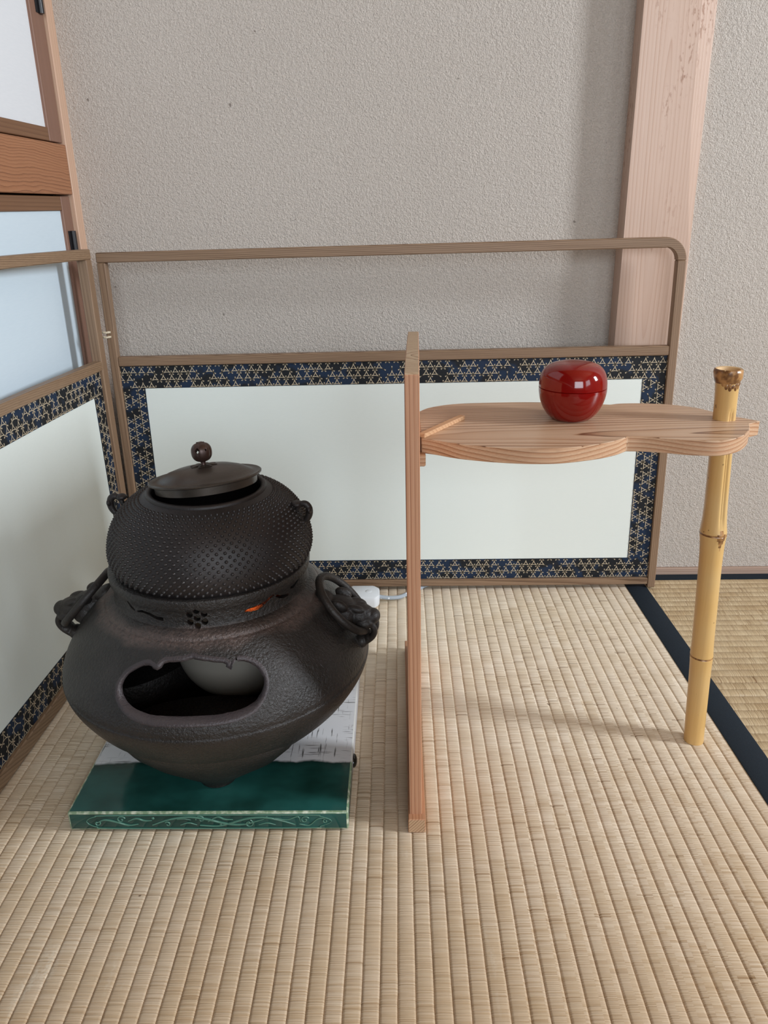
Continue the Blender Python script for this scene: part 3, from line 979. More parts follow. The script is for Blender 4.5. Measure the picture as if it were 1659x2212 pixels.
part('scroll_relief', m, M['scroll'], root, smooth=60, label='pale green scrollwork relief')

# ================================================================ brazier
BX, BY = -0.207, 0.785
root = thing('brazier', 'black cast iron brazier with cloud-shaped mouth and ring handles', 'brazier', (BX, BY, 0.025))
outer = [(0.0, 0.036), (0.05, 0.036), (0.074, 0.0365), (0.088, 0.043), (0.110, 0.061), (0.1315, 0.081), (0.150, 0.101), (0.1625, 0.120), (0.168, 0.132), (0.1700, 0.1400), (0.1690, 0.1425), (0.1685, 0.150), (0.1625, 0.165),
         (0.1535, 0.180), (0.1425, 0.195), (0.129, 0.2095), (0.1195, 0.2175), (0.1165, 0.2190), (0.1145, 0.2225), (0.1085, 0.2262), (0.1045, 0.2295), (0.1042, 0.246), (0.1072, 0.2475), (0.1078, 0.2560), (0.1062, 0.2580)]
inner = [(0.098, 0.2580), (0.0975, 0.2340), (0.104, 0.2215), (0.120, 0.2070), (0.136, 0.190), (0.148, 0.172), (0.1575, 0.152), (0.1605, 0.138), (0.154, 0.118), (0.140, 0.098), (0.118, 0.078), (0.09, 0.058), (0.06, 0.047), (0.0, 0.046)]
def refine(pr, mx=0.006):
    out = [pr[0]]
    for (a, b), (c, d) in zip(pr[:-1], pr[1:]):
        k = max(1, int(math.hypot(c - a, d - b) / mx))
        for i in range(1, k + 1):
            out.append((a + (c - a) * i / k, b + (d - b) * i / k))
    return out
def smooth_prof(pr, n=4):
    q = catmull([Vector((a, b, 0)) for a, b in pr], n)
    return [(max(0.0, p.x), p.y) for p in q]
m = MB(); m.lathe(smooth_prof(outer, 3) + smooth_prof(inner, 3), BX, BY, 128)
body = part('body', m, M['iron_body'], root, smooth=40)
mouth = [(-0.2001, 0.2112), (-0.2109, 0.2092), (-0.2276, 0.2078), (-0.2355, 0.2025), (-0.2447, 0.2049), (-0.2577, 0.2003), (-0.2684, 0.1932), (-0.2755, 0.1831), (-0.2758, 0.1749), (-0.2714, 0.1676), (-0.2607, 0.1608),
         (-0.2429, 0.157), (-0.2238, 0.1568), (-0.1975, 0.157), (-0.172, 0.1568), (-0.1528, 0.1583), (-0.1395, 0.1627), (-0.1321, 0.1711), (-0.1295, 0.1803), (-0.1319, 0.1894), (-0.1391, 0.198), (-0.1492, 0.2036), (-0.1589, 0.2053),
         (-0.1643, 0.2009), (-0.1685, 0.2052), (-0.1826, 0.2080), (-0.1948, 0.2098)]
# smooth the lobes but keep the cusps
cusps = [0, 3, 23]
poly = []
cusp_i = []
idx = cusps + [len(mouth)]
for a, b in zip(idx[:-1], idx[1:]):
    seg = [mouth[i % len(mouth)] for i in range(a, b + 1)]
    q = catmull([Vector((x, z, 0)) for x, z in seg], 4)
    if a:
        cusp_i.append(len(poly))
    poly += [(p.x, p.y) for p in q[:-1]]
cut = MB()
# cutter runs inwards and slightly downwards like the cast mouth
cut.prism(poly, 0.0, 1.0, fn=lambda x, z, t_: (x, 0.56 + t_ * 0.16, z))
cutters = [cut]
# seven round holes in the neck and two cloud shaped slots
def neck_hole(ang, z, r):
    c = MB()
    d = Vector((math.sin(ang), -math.cos(ang), 0))
    c.tube([Vector((BX, BY, z)) + d * 0.09, Vector((BX, BY, z)) + d * 0.12], r, 12)
    return c
A0 = math.radians(4.2)
for k in range(7):
    if k == 6:
        du, dz = 0, 0
    else:
        du, dz = 0.0082 * math.cos(k * PI / 3 + PI / 6), 0.0082 * math.sin(k * PI / 3 + PI / 6)
    cutters.append(neck_hole(A0 + du / 0.104, 0.2378 + dz, 0.0033))
def slot(pts):
    """pts: (angle deg, z) outline on the neck"""
    c = MB()
    n = len(pts)
    am = math.radians(sum(p[0] for p in pts) / n)
    o_ = Vector((math.sin(am), -math.cos(am), 0)); t_ = Vector((math.cos(am), math.sin(am), 0))
    vv = []
    for rr in (0.088, 0.118):
        for a, z in pts:
            vv.append(Vector((BX, BY, z)) + o_ * rr + t_ * (0.104 * (math.radians(a) - am)))
    fs = [list(range(n - 1, -1, -1)), list(range(n, 2 * n))] + [[i, (i + 1) % n, n + (i + 1) % n, n + i] for i in range(n)]
    c.add(vv, fs)
    return c
def ribbon(path, wid):
    """closed outline of a stroke given by a centre line (angle, z mm) and half widths in mm"""
    k = 0.104 * PI / 180
    P_ = [Vector((a * k, z)) for a, z in path]
    L_, R_ = [], []
    for i, p in enumerate(P_):
        d = (P_[min(i + 1, len(P_) - 1)] - P_[max(i - 1, 0)]).normalized()
        n_ = Vector((-d.y, d.x)) * wid[i] * 1.45 / 1000.0
        L_.append(p + n_); R_.append(p - n_)
    return [(q.x / k, q.y) for q in L_ + R_[::-1]]
cutters.append(slot(ribbon([(30, 0.2378), (34, 0.2376), (38, 0.2378), (42, 0.2400), (46, 0.2432), (49, 0.2450)], [0.5, 1.3, 1.7, 1.1, 0.8, 0.9])))
cutters.append(slot(ribbon([(50.5, 0.2425), (53, 0.2395), (57, 0.2370), (61, 0.2362)], [0.9, 1.1, 1.3, 0.8])))
cutters.append(slot(ribbon([(63, 0.2420), (66, 0.2412), (70, 0.2432), (75, 0.2455)], [0.8, 1.2, 1.1, 0.5])))
cutters.append(slot(ribbon([(-15, 0.2352), (-19, 0.2356), (-24, 0.2385), (-29, 0.2392), (-33, 0.2374)], [1.3, 1.2, 1.0, 0.9, 0.6])))
cutters.append(slot(ribbon([(-35, 0.2372), (-38, 0.2398), (-42, 0.2455)], [0.6, 1.2, 0.8])))
boolean(body, cutters, 38)
# cast lip round the mouth
def body_r(z):
    pr = smooth_prof(outer, 3)
    best = None
    for (r0, z0), (r1, z1) in zip(pr[:-1], pr[1:]):
        if z0 <= z <= z1 and z1 > z0:
            best = r0 + (r1 - r0) * (z - z0) / (z1 - z0)
    return best
cxm = sum(p[0] for p in poly) / len(poly); czm = sum(p[1] for p in poly) / len(poly)
def on_body(x, z, inset):
    r = body_r(z) - inset
    return Vector((x, BY - math.sqrt(max(1e-6, r * r - (x - BX) ** 2)), z))
m = MB()
NP = len(poly)
def inner_pt(i, off):
    p0, p1, p2 = Vector(poly[i - 1]), Vector(poly[i]), Vector(poly[(i + 1) % NP])
    d = (p2 - p0).normalized(); n_ = Vector((-d.y, d.x))
    if n_.dot(Vector((cxm, czm)) - p1) < 0:
        n_ = -n_
    k_ = 1.15 if (off > 0 and min(abs(i - c_) for c_ in cusp_i) <= 1) else 1.0
    return p1 + n_ * off * k_
loops = []
for off, ins, up in ((-0.0012, -0.0001, 0), (0.0002, -0.0007, 0), (0.0022, 0.0006, 0), (0.0040, 0.0030, 0), (0.0044, 0.0075, 0), (0.0020, 0.0085, 0)):
    lp_ = []
    for i in range(NP):
        q = inner_pt(i, off + 0.0005 * noise.noise(Vector((i * 0.9, off * 900, 0))))
        lp_.append(on_body(q.x, q.y, ins))
    loops.append(lp_)
m.add([p for l_ in loops for p in l_], [(j * NP + i, j * NP + (i + 1) % NP, (j + 1) * NP + (i + 1) % NP, (j + 1) * NP + i) for j in range(len(loops) - 1) for i in range(NP)])
part('mouth_lip', m, M['iron_lip'], root, smooth=60, label='lip of the fire mouth')
# three nub feet
for k in range(3):
    a = math.radians(3 + 120 * k)
    fx, fy = BX + 0.074 * math.sin(a), BY - 0.074 * math.cos(a)
    o_ = Vector((math.sin(a), -math.cos(a), 0)); t_ = Vector((math.cos(a), math.sin(a), 0))
    m = MB()
    rings = []
    # stout leg that widens upwards into the belly: (z, front radius, back radius, half width)
    prof_ = [(0.0252, 0.0955, 0.066, 0.0165), (0.0268, 0.0985, 0.062, 0.0195), (0.030, 0.0990, 0.061, 0.0205), (0.036, 0.103, 0.058, 0.028), (0.046, 0.1115, 0.050, 0.046), (0.060, 0.1225, 0.045, 0.070), (0.080, 0.1360, 0.045, 0.087), (0.098, 0.1475, 0.045, 0.094), (0.112, 0.1500, 0.05, 0.090)]
    NS = 40
    for z_, fr, bk, hw in prof_:
        c_ = Vector((BX, BY, z_)) + o_ * (fr + bk) / 2
        ring_ = []
        for q in range(NS):
            b_ = 2 * PI * q / NS
            p_ = c_ + o_ * ((fr - bk) / 2 * math.cos(b_)) + t_ * (hw * math.sin(b_))
            # follow the curve of the belly
            dx = hw * math.sin(b_)
            ring_.append(p_)
        rings.append(ring_)
    vv = [p for r_ in rings for p in r_]
    ff = [(i * NS + q, i * NS + (q + 1) % NS, (i + 1) * NS + (q + 1) % NS, (i + 1) * NS + q) for i in range(len(rings) - 1) for q in range(NS)]
    ff += [tuple(range(NS - 1, -1, -1)), tuple(range((len(rings) - 1) * NS, len(rings) * NS))]
    m.add(vv, ff)
    part('foot', m, M['iron_body'], root, smooth=50)
# heater bowl hanging inside and the glowing coil
m = MB(); m.lathe(smooth_prof([(0.0, 0.088), (0.028, 0.091), (0.052, 0.102), (0.068, 0.124), (0.075, 0.155), (0.077, 0.19), (0.077, 0.222), (0.0, 0.222)], 4), BX + 0.022, BY + 0.012, 48)
part('heater_bowl', m, M['heater'], root, smooth=50, label='grey bowl of the heater inside')
m = MB()
m.tube([(BX + 0.0885 * math.sin(math.radians(a)), BY - 0.0885 * math.cos(math.radians(a)), 0.2372 + 0.0012 * math.sin(a * 0.5)) for a in range(36, 44)], 0.0028, 8)
m.tube([(BX + 0.0885 * math.sin(math.radians(a)), BY - 0.0885 * math.cos(math.radians(a)), 0.2445) for a in range(48, 51)], 0.0016, 8)
part('heating_coil', m, M['glow'], root, smooth=60, label='glowing orange coil')

def lion_handle(az):
    """demon head on the shoulder biting a loose ring. az in degrees, from the camera side towards +x"""
    a = math.radians(az)
    o_ = Vector((math.sin(a), -math.cos(a), 0)); u_ = Vector((0, 0, 1)); t_ = u_.cross(o_)
    c0 = Vector((BX, BY, 0))
    P = lambda r, t, z: c0 + o_ * r + t_ * t + u_ * z
    ax = lambda r, t, z, tilt=0.0: ((o_ * math.cos(tilt) + u_ * math.sin(tilt)) * r, t_ * t, (u_ * math.cos(tilt) - o_ * math.sin(tilt)) * z)
    m = MB()
    m.ellipsoid(P(0.144, 0, 0.197), ax(0.024, 0.0200, 0.0165, -0.35))
    m.ellipsoid(P(0.162, 0, 0.1945), ax(0.0195, 0.0150, 0.0120, -0.15))
    m.ellipsoid(P(0.1775, 0, 0.1925), ax(0.0085, 0.0105, 0.0085))
    for sg in (-1, 1):
        m.ellipsoid(P(0.160, sg * 0.0085, 0.2045), ax(0.0105, 0.0050, 0.0046, -0.25))    # brow
        m.ellipsoid(P(0.143, sg * 0.0155, 0.2110), ax(0.010, 0.0045, 0.0065, -0.4))      # ear
        m.ellipsoid(P(0.1665, sg * 0.0080, 0.1985), ax(0.0030, 0.0030, 0.0030))          # eye
        m.ellipsoid(P(0.1800, sg * 0.0050, 0.1935), ax(0.0042, 0.0042, 0.0045))          # nostril
        m.ellipsoid(P(0.1690, sg * 0.0105, 0.1875), ax(0.0095, 0.0052, 0.0062))          # lip
        m.ellipsoid(P(0.146, sg * 0.0150, 0.1920), ax(0.012, 0.0065, 0.0110))            # mane
        pts = [P(0.176, sg * 0.0080, 0.188), P(0.1800, sg * 0.0082, 0.1805), P(0.1785, sg * 0.0070, 0.172), P(0.172, sg * 0.0055, 0.1645), P(0.163, sg * 0.004, 0.158)]
        m.tube(catmull(pts, 4), 0.0036, 10)
    m.ellipsoid(P(0.1735, 0, 0.1680), ax(0.0065, 0.0095, 0.0055, 0.4))                   # jaw
    m.ellipsoid(P(0.165, 0, 0.1620), ax(0.0075, 0.0105, 0.0085))
    m.ellipsoid(P(0.126, 0, 0.2125), ax(0.014, 0.013, 0.007, -0.6))                      # forelock
    h = part('beast_head', m, M['iron_dark'], root)
    md = h.modifiers.new('fuse', 'REMESH'); md.mode = 'VOXEL'; md.voxel_size = 0.0009; md.use_smooth_shade = True
    sm = h.modifiers.new('soften', 'SMOOTH'); sm.factor = 0.5; sm.iterations = 2
    for sg in (-1, 1):  # added cream cones, standing in for the bright gaps round the jaw
        f = MB()
        f.lathe([(0.0, 0.0), (0.0007, 0.0012), (0.0015, 0.0046), (0.0, 0.0050)], 0, 0, 8)
        b_ = P(0.1752, sg * 0.0088, 0.1800)
        f.v = [b_ + p for p in f.v]
        part('gap_cone', f, NT_GAP, h, smooth=60)
    # ring: leans on the shoulder, upper part against the neck
    m = MB()
    lo = P(0.1715, 0, 0.1785); hi = P(0.1205, 0, 0.2345)
    cc = (lo + hi) / 2; e1 = (hi - lo) / 2; Rr = e1.length; e2 = t_ * (Rr * 0.86)
    m.tube([cc + e1 * math.cos(2 * PI * i / 48) + e2 * math.sin(2 * PI * i / 48) for i in range(48)], 0.0045, 12, closed=True)
    part('ring_handle', m, M['iron_dark'], root, smooth=60, label='loose iron ring')
NT_GAP = NT('gap_cream', 0.5).color(srgb(200, 190, 172)).m
lion_handle(84)
lion_handle(-92)

# ================================================================ kettle
KX, KY = -0.2037, 0.785
root = thing('tea_kettle', 'round black iron kettle covered in small raised nubs, set in the brazier', 'kettle', (KX, KY, 0.25))
kprof_o = [(0.0, 0.228), (0.05, 0.231), (0.080, 0.240), (0.0955, 0.2520), (0.1025, 0.2600), (0.1062, 0.2680), (0.1074, 0.2770), (0.1060, 0.2880), (0.1025, 0.3000), (0.0965, 0.3110), (0.0875, 0.3215), (0.0770, 0.3290), (0.0680, 0.3330), (0.0630, 0.3355)]
kp = smooth_prof(kprof_o, 5)
mouth_p = [(0.0628, 0.3372), (0.0618, 0.3388), (0.0590, 0.3392), (0.0570, 0.3378), (0.0562, 0.3330), (0.060, 0.326), (0.085, 0.315), (0.100, 0.28), (0.09, 0.252), (0.05, 0.237), (0.0, 0.235)]
m = MB(); m.lathe(kp + mouth_p, KX, KY, 96)
part('body', m, M['iron_kettle'], root, smooth=50)
# nubs in staggered rows
m = MB()
arc = []; L = 0
vis = [(r, z) for r, z in kp if 0.2585 < z]
for (r0, z0), (r1, z1) in zip(vis[:-1], vis[1:]):
    d = math.hypot(r1 - r0, z1 - z0)
    arc.append((L, d, r0, z0, r1, z1)); L += d
rowgap = 0.0043; NPR = 78
rr = 0; q = 0.002
while q < L - 0.0055:
    for (l0, d, r0, z0, r1, z1) in arc:
        if l0 <= q < l0 + d:
            f = (q - l0) / d
            r = r0 + (r1 - r0) * f; z = z0 + (z1 - z0) * f
            nr, nz = (z1 - z0) / d, -(r1 - r0) / d
            nr, nz = nr, nz
            break
    size = 0.0020 * (0.55 + 0.45 * r / 0.107)
    for k in range(NPR):
        a = 2 * PI * (k + 0.5 * (rr % 2)) / NPR
        e = Vector((math.cos(a), math.sin(a), 0)); tt = Vector((-math.sin(a), math.cos(a), 0))
        nn = (e * nr + Vector((0, 0, nz))).normalized(); bb = nn.cross(tt)
        c = Vector((KX, KY, z)) + e * r - nn * 0.0002
        vv = []
        for rad, hh in ((1.0, 0.0), (0.62, 0.75)):
            for w in range(6):
                b = 2 * PI * w / 6
                vv.append(c + (tt * math.cos(b) + bb * math.sin(b)) * size * rad + nn * hh * 0.0021)
        vv.append(c + nn * 0.0024)
        fs = [(w, (w + 1) % 6, 6 + (w + 1) % 6, 6 + w) for w in range(6)] + [(6 + w, 6 + (w + 1) % 6, 12) for w in range(6)]
        m.add(vv, fs)
    q += rowgap; rr += 1
nb = part('nubs', m, M['iron_nub'], root, smooth=75)
nb['kind'] = 'stuff'
def lug(az, zc, rc):
    a = math.radians(az)
    o_ = Vector((math.sin(a), -math.cos(a), 0)); u_ = Vector((0, 0, 1)); t_ = u_.cross(o_)
    c0 = Vector((KX, KY, 0))
    P = lambda r, z, t=0.0: c0 + o_ * r + u_ * z + t_ * t
    m = MB()
    ring_ = [P(rc + 0.0070 * math.cos(2 * PI * i / 28) + 0.0012 * math.sin(2 * PI * i / 28), zc + 0.0102 * math.sin(2 * PI * i / 28)) for i in range(28)]
    m.tube(ring_, [0.0031 + 0.0008 * math.cos(2 * PI * i / 28 - 0.4) for i in range(28)], 12, closed=True)
    for zz, rr_ in ((0.0095, rc - 0.006), (-0.0100, rc - 0.0015)):
        m.ellipsoid(P(rr_, zc + zz), (o_ * 0.0060, t_ * 0.0062, u_ * 0.0036), 12, 8)
    m.ellipsoid(P(rc + 0.0075, zc + 0.0035), (o_ * 0.0030, t_ * 0.0068, u_ * 0.0045), 12, 8)
    part('lug', m, M['iron_kettle'], root, smooth=60, label='pierced iron lug')
lug(-93, 0.3165, 0.0998); lug(86, 0.3105, 0.1018)

# ---------------------------------------------------------------- lid
LC = Vector((-0.2035, 0.785, 0.3480))
root = thing('kettle_lid', 'dark bronze lid with pierced bud knob, resting tilted on the kettle', 'lid', LC)
m = MB()
lp = [(0.0, -0.0005), (0.0505, -0.0005), (0.0512, -0.0085), (0.0532, -0.0085), (0.0536, 0.0), (0.0575, 0.0), (0.0588, 0.0008), (0.0590, 0.0022), (0.0580, 0.0030), (0.0545, 0.0024), (0.0495, 0.0028), (0.046, 0.0050), (0.040, 0.0082), (0.030, 0.0112), (0.018, 0.0130), (0.010, 0.0136), (0.0, 0.0138)]
m.lathe(lp, 0, 0, 96)
me = m.mesh('plate', M['bronze'], (0, 0, 0), 35)
link('plate', me, root)
m = MB()
for k in range(8):
    a = 2 * PI * k / 8
    m.ellipsoid((0.0085 * math.cos(a), 0.0085 * math.sin(a), 0.0137), (Vector((math.cos(a), math.sin(a), 0)) * 0.0062, Vector((-math.sin(a), math.cos(a), 0)) * 0.0036, Vector((0, 0, 0.0012))), 12, 6)
link('knob_seat', m.mesh('knob_seat', M['bronze'], (0, 0, 0), 60), root)
m = MB(); m.lathe([(0.0042, 0.0112), (0.0030, 0.0135), (0.0024, 0.0158), (0.0030, 0.0180), (0.0, 0.0185)], 0, 0, 20)
link('knob_stem', m.mesh('knob_stem', M['knob'], (0, 0, 0), 60), root)
m = MB()
kz = 0.0275
kq = [(0.0, -0.0098), (0.004, -0.0097), (0.0075, -0.0080), (0.0100, -0.0045), (0.0108, 0.0), (0.0102, 0.0045), (0.0080, 0.0080), (0.0045, 0.0097), (0.0, 0.0098)]
kin = [(0.0, 0.0080), (0.0058, 0.0064), (0.0086, 0.0), (0.0058, -0.0064), (0.0, -0.0080)]
lob = lambda a, r, z: -0.0009 * (1 - abs(math.sin(2 * a + 0.6))) ** 3 * (1 if r > 0.004 else 0)
m.lathe([(r, z + kz) for r, z in smooth_prof(kq, 4)], 0, 0, 64, fn=lob)
m2 = MB(); m2.lathe([(r, z + kz) for r, z in smooth_prof(kq, 4)], 0, 0, 64, fn=lob)
knob = link('knob', m.mesh('knob', M['knob'], (0, 0, 0), 50), root)
knob['label'] = 'pierced reddish bud knob'
cs = []
hollow = MB(); hollow.lathe([(r, z + kz) for r, z in smooth_prof(kin, 4)], 0, 0, 32); cs.append(hollow)
for az, r0, r1, k_ in ((-9.5, 0.0, 0.02, 1.0), (38.5, -0.02, 0.0, 1.15), (40.0, 0.0, 0.02, 0.42), (-120, 0.0, 0.02, 0.8)):
    a = math.radians(az); d = Vector((math.sin(a), -math.cos(a), 0.30)); t_ = Vector((0, 0, 1)).cross(d).normalized()
    c = MB(); vv = []
    for rr_ in (r0, r1):
        for du, dz in ((0.0030, 0), (0, 0.0035), (-0.0030, 0), (0, -0.0035)):
            vv.append(Vector((0, 0, kz)) + d * rr_ + t_ * du * k_ + Vector((0, 0, dz * k_)))
    c.add(vv, [(3, 2, 1, 0), (4, 5, 6, 7)] + [(i, (i + 1) % 4, 4 + (i + 1) % 4, 4 + i) for i in range(4)])
    cs.append(c)
# cut in the lid's own frame
_loc = root.location.copy(); root.location = (0, 0, 0)
bpy.context.view_layer.update()
boolean(knob, cs, 40)
root.location = _loc
m = MB(); m.lathe([(0.0036, kz + 0.0090), (0.0034, kz + 0.0108), (0.0, kz + 0.0112)], 0, 0, 8, fn=lambda a, r, z: 0.0009 * math.cos(4 * a))
link('knob_cap', m.mesh('knob_cap', M['knob'], (0, 0, 0), 40), root)
root.rotation_euler = (math.radians(-7.0), math.radians(-4.8), 0)

# ================================================================ tea stand
root = thing('tea_stand', 'cedar tea stand with gourd-shaped shelf, upright side board and bamboo post', 'tea stand', (0.014, 0.65, 0))
m = MB(); m.box(0.0058, 0.0238, 0.6485, 1.010, 0.0, 0.0175)
bmesh_me = m.mesh('base_rail', [M['base_rail'], M['base_end']], base_of(root), None, 0.0007)
for p in bmesh_me.polygons:
    if abs(p.normal.y) > 0.9:
        p.material_index = 1
link('base_rail', bmesh_me, root)
# side board with an opening, built in the (y, z) plane
def ring_fill(loops, x0, x1, shear):
    bm = bmesh.new()
    es = []
    for lp_ in loops:
        vs_ = [bm.verts.new((0, y, z)) for y, z in lp_]
        for i in range(len(vs_)):
            es.append(bm.edges.new((vs_[i], vs_[(i + 1) % len(vs_)])))
    r = bmesh.ops.triangle_fill(bm, use_beauty=True, use_dissolve=False, edges=es)
    fc = [g for g in r['geom'] if isinstance(g, bmesh.types.BMFace)]
    ex = bmesh.ops.extrude_face_region(bm, geom=fc)
    for v in [g for g in ex['geom'] if isinstance(g, bmesh.types.BMVert)]:
        v.co.x = x1 - x0
    b = base_of(root)
    for v in bm.verts:
        v.co.x += x0 + shear(v.co.y, v.co.z)
        v.co -= b
    bmesh.ops.recalc_face_normals(bm, faces=bm.faces)
    return bm
FY, BYk = 0.6565, 0.990
out_l = [(FY, 0.0165), (FY, 0.25), (FY - 0.0006, 0.40), (FY, 0.4795), (FY + 0.0025, 0.4812), (0.74, 0.4800), (0.86, 0.4755), (BYk - 0.003, 0.4665), (BYk, 0.4650), (BYk, 0.25), (BYk, 0.0165)]
op = []
for i in range(13):
    a = PI * i / 12
    op.append((0.8375 + 0.0925 * math.cos(a), 0.235 + 0.075 * math.sin(a)))
op = [(0.745, 0.040), (0.930, 0.040)] + op
bm = ring_fill([out_l, op], 0.0074, 0.0202, lambda y, z: -0.0022 * (z / 0.48) + (y - FY) * 0.012 + (y - FY) * (z / 0.48) * 0.012)
me = bpy.data.meshes.new('side_board')
bmesh.ops.bevel(bm, geom=[e for e in bm.edges if len(e.link_faces) == 2 and e.calc_face_angle(0) > math.radians(50)], offset=0.0006, segments=1, affect='EDGES')
bm.to_mesh(me); bm.free()
me.materials.append(M['panel']); me.materials.append(M['panel_top'])
for p in me.polygons:
    if p.normal.z > 0.8 and p.center.z > 0.4:
        p.material_index = 1
link('side_board', me, root)

ZT, TH_ = 0.4004, 0.0150
def lobe(pts, n=6): return [(p.x, p.y) for p in catmull([Vector((a, b, 0)) for a, b in pts], n)]
g1 = lobe([(0.0222, 0.7416), (0.036, 0.7345), (0.0607, 0.7191), (0.1024, 0.7051), (0.1445, 0.7018), (0.1812, 0.7120), (0.2057, 0.7251), (0.2205, 0.7385)])
g2 = lobe([(0.2205, 0.7385), (0.2360, 0.7370), (0.2559, 0.7310), (0.2791, 0.7230), (0.3041, 0.7207), (0.3273, 0.7340), (0.3448, 0.7580), (0.3540, 0.7800)])
g3 = [(0.3690, 0.7900)]
g4 = lobe([(0.3400, 0.8230), (0.3330, 0.8370), (0.3236, 0.8508), (0.3031, 0.8649), (0.2748, 0.8731), (0.2500, 0.8735), (0.2360, 0.8690)])
g5 = lobe([(0.2360, 0.8690), (0.2000, 0.8780), (0.1604, 0.8845), (0.1265, 0.8865), (0.0683, 0.8829), (0.0361, 0.8670), (0.0222, 0.8480)])
outl = g1[:-1] + g2 + g3 + g4[:-1] + g5
m = MB(); m.prism(outl, ZT - TH_, ZT, 0, 1)
part('shelf_board', m, [M['shelf'], M['shelf_edge']], root, smooth=30, bevel=0.0006)
# peg lying on the shelf
m = MB()
p0 = Vector((0.0225, 0.7440, 0)); p1 = Vector((0.0672, 0.8141, 0)); d = (p1 - p0).normalized(); nn = Vector((-d.y, d.x, 0)) * 0.0036
m.prism([tuple((p0 - nn).xy), tuple((p1 - nn).xy), tuple((p1 + nn).xy), tuple((p0 + nn).xy)], ZT - 0.0002, ZT + 0.0042)
part('locking_peg', m, M['peg'], root, bevel=0.0006, label='slim wooden peg lying aslant')
m = MB(); m.box(0.0190, 0.0262, 0.735, 0.855, 0.3735, ZT - TH_ + 0.0005)
part('cleat', m, M['shelf_edge'], root, bevel=0.0012, label='small cleat under the shelf end')
m = MB(); m.box(0.0185, 0.0226, 0.748, 0.842, ZT - TH_, ZT + 0.0010)
part('tenon', m, M['panel'], root)

# bamboo post: leans very slightly
BB, BT = Vector((0.3545, 0.800, 0.0)), Vector((0.3338, 0.800, 0.4525))
def bam_r(z):
    base = 0.0114 + 0.0006 * math.sin(z * 9)
    for zn, am, w in ((0.1190, 0.0009, 0.010), (0.2733, 0.0026, 0.015)):
        base += am * math.exp(-abs(z - zn) / w)
    if z > 0.40:
        base += 0.0022 * max(0.0, (z - 0.415) / 0.0375) ** 2
    return base
zs = []
z = 0.0
while z < 0.4405:
    zs.append(z); z += 0.004
for zn in (0.1190, 0.2733):
    zs += [zn - 0.0012, zn - 0.0005, zn + 0.0005, zn + 0.0012]
zs = sorted(set(zs))
SEG = 96
m = MB()
def bam_point(z, a, r):
    c = BB.lerp(BT, z / BT.z)
    return Vector((c.x + r * math.cos(a), c.y + r * math.sin(a), z))
GA = math.radians(-74)
vv = []
for z in zs:
    r0 = bam_r(z)
    nick = 0.0
    for zn in (0.1190, 0.2733):
        if abs(z - zn) <= 0.0006:
            nick = 0.0007
    for k in range(SEG):
        a = 2 * PI * k / SEG
        da = (a - GA + PI) % (2 * PI) - PI
        r = r0 - nick
        # branch groove above the second joint
        if 0.278 < z < 0.41:
            gk = min(1.0, (z - 0.278) / 0.012) 
            gw = 0.30
            if abs(da) < gw:
                prof_ = 0.5 + 0.5 * math.cos(da / gw * PI)
                ridge = 0.45 * math.exp(-(da / 0.07) ** 2)
                r -= gk * 0.0021 * (prof_ ** 0.6 - ridge)
        if 0.255 < z < 0.279 and abs(da) < 0.5:
            tipk = max(0, 1 - abs(da) / 0.5) * math.exp(-((z - 0.2733) / 0.006) ** 2)
            r += 0.0012 * tipk
        vv.append(bam_point(z, a, r))
nz_ = len(zs)
ff = []; 
m.v = vv
for j in range(nz_ - 1):
    for k in range(SEG):
        k2 = (k + 1) % SEG
        a = 2 * PI * (k + 0.5) / SEG
        da = abs((a - GA + PI) % (2 * PI) - PI)
        zc = (zs[j] + zs[j + 1]) / 2
        dark = 0
        if abs(zc - 0.2733) < 0.0011 or abs(zc - 0.1190) < 0.0009:
            dark = 1
        if da < 0.42 and -0.015 * (1 - da / 0.42) - 0.001 < zc - 0.2733 < 0.006 * (1 - da / 0.42) + 0.001:
            dark = 1
        m.f.append([j * SEG + k, j * SEG + k2, (j + 1) * SEG + k2, (j + 1) * SEG + k]); m.mi.append(dark)
m.f.append([k for k in range(SEG - 1, -1, -1)]); m.mi.append(0)
bp = part('bamboo_post', m, [M['bamboo'], M['bamboo_node']], root, smooth=50, fix=False, label='pale bamboo post')
# dark ragged lip with hollow top
m = MB()
tc = BB.lerp(BT, 0.9868); r_e = bam_r(0.4404)
lipp = [(r_e - 0.0002, 0.4385), (r_e + 0.0008, 0.4405), (0.0139, 0.4440), (0.0142, 0.4490), (0.0137, 0.4520), (0.0126, 0.4527), (0.0108, 0.4522), (0.0098, 0.4470), (0.0, 0.4460)]
m.lathe(lipp, BT.x + 0.0003, 0.8, 64, fn=lambda a, r, z: 0.0006 * noise.noise(Vector((math.cos(a) * 2.5, math.sin(a) * 2.5, z * 300))) if 0.4385 < z < 0.4525 and r > 0.0112 else 0)
rim_me = m.mesh('lip', [M['bamboo_node'], M['bamboo_in']], base_of(root), 40)
for p in rim_me.polygons:
    if p.center.z > 0.4455 and math.hypot(p.center.x + base_of(root).x - BT.x, p.center.y + base_of(root).y - 0.8) < 0.0128:
        p.material_index = 1
o = link('lip', rim_me, bp); o['label'] = 'dark brown joint at the top'
m = MB()
for k in range(9):
    a = math.radians(-130 + k * 11 + (k % 3) * 4)
    zz = 0.4385 - 0.002 * (k % 2) - 0.0022 * math.exp(-((k - 4) / 2.0) ** 2)
    c = BB.lerp(BT, zz / 0.4525)
    e = Vector((math.cos(a), math.sin(a), 0)); tt = Vector((-math.sin(a), math.cos(a), 0))
    rad = bam_r(zz)
    m.ellipsoid(Vector((c.x, c.y, zz)) + e * (rad - 0.0002), (e * 0.0007, tt * 0.0019, Vector((0, 0, 0.0024 + 0.001 * (k % 2)))), 8, 6)
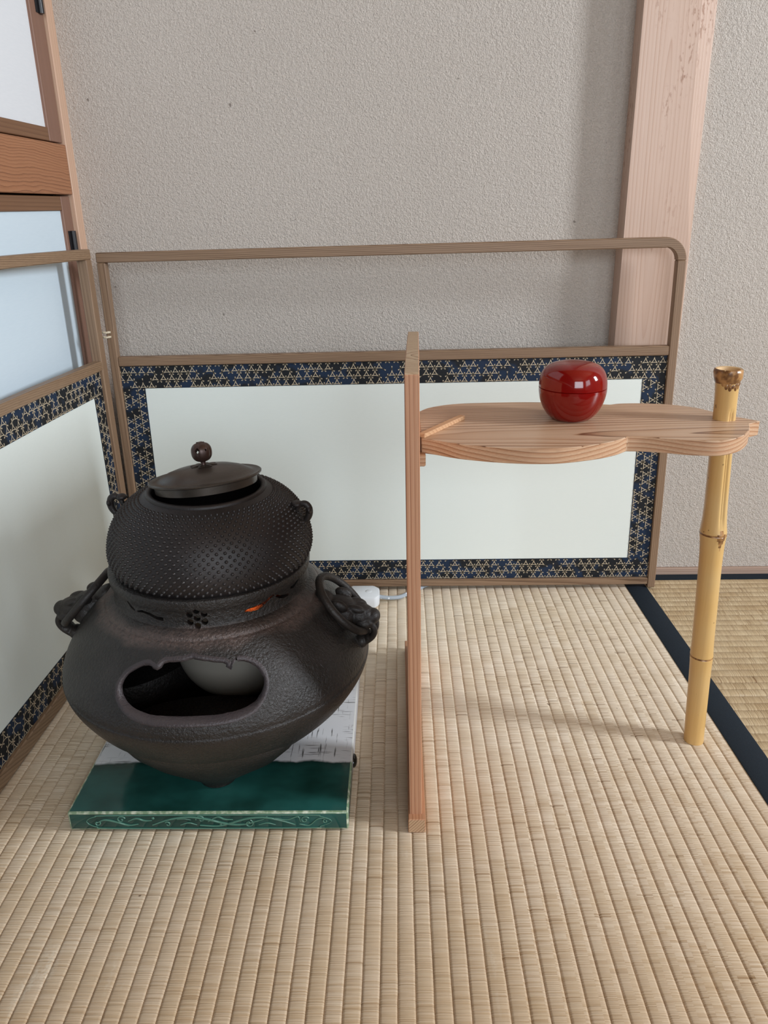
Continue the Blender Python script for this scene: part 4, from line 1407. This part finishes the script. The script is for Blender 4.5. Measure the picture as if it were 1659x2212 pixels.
part('husk_scar', m, M['bamboo_node'], bp, smooth=60)

# ================================================================ tea caddy
root = thing('tea_caddy', 'glossy red lacquer round lidded tea caddy on the gourd shelf', 'tea caddy', (0.1805, 0.8105, ZT))
cx_, cy_ = 0.1805, 0.8105
low = [(0.0, 0.0), (0.0165, 0.0), (0.0195, 0.0008), (0.0250, 0.0055), (0.0296, 0.0125), (0.0328, 0.0205), (0.0344, 0.0285), (0.0346, 0.0333), (0.0338, 0.0338), (0.0, 0.0338)]
upp = [(0.0, 0.0336), (0.0336, 0.0336), (0.0346, 0.0344), (0.0343, 0.0395), (0.0328, 0.0465), (0.0298, 0.0520), (0.0250, 0.0560), (0.0180, 0.0585), (0.0095, 0.0596), (0.0, 0.0598)]
def sub(pr, keep):
    return [(r, z + ZT) for r, z in pr]
m = MB(); m.lathe(sub([low[0]] + smooth_prof(low[1:8], 5) + low[8:], 0), cx_, cy_, 96)
part('body', m, M['lacquer'], root, smooth=40)
m = MB(); m.lathe(sub(upp[:2] + smooth_prof(upp[2:], 5), 0), cx_, cy_, 96)
part('lid', m, M['lacquer'], root, smooth=40)

# ================================================================ heater lead
root = thing('power_cord', 'white plug with grey braided cord on the mat behind the brazier', 'power cord', (-0.05, 1.17, 0))
m = MB()
m.prism([(-0.082, 1.140), (-0.040, 1.140), (-0.034, 1.150), (-0.034, 1.176), (-0.044, 1.186), (-0.082, 1.186)], 0.001, 0.021)
part('connector', m, M['plug'], root, smooth=40, bevel=0.0035, bseg=2, label='white plastic plug')
m = MB(); m.ellipsoid((-0.052, 1.163, 0.0208), (Vector((0.006, 0, 0)), Vector((0, 0.006, 0)), Vector((0, 0, 0.0012))), 16, 6)
part('thumb_mark', m, M['plug'], root, smooth=60)
m = MB()
q = catmull([(-0.036, 1.163, 0.011), (-0.020, 1.164, 0.008), (-0.002, 1.172, 0.005), (0.012, 1.186, 0.0038), (0.028, 1.200, 0.0036)], 6)
q += catmull([(0.028, 1.200, 0.0036), (0.045, 1.2185, 0.0036), (0.08, 1.238, 0.0042), (0.16, 1.250, 0.0042), (0.26, 1.252, 0.0042)], 6)[1:]
m.tube(q, 0.0034, 10)
part('cord', m, M['braid'], root, smooth=60, label='grey braided cord with white flecks')
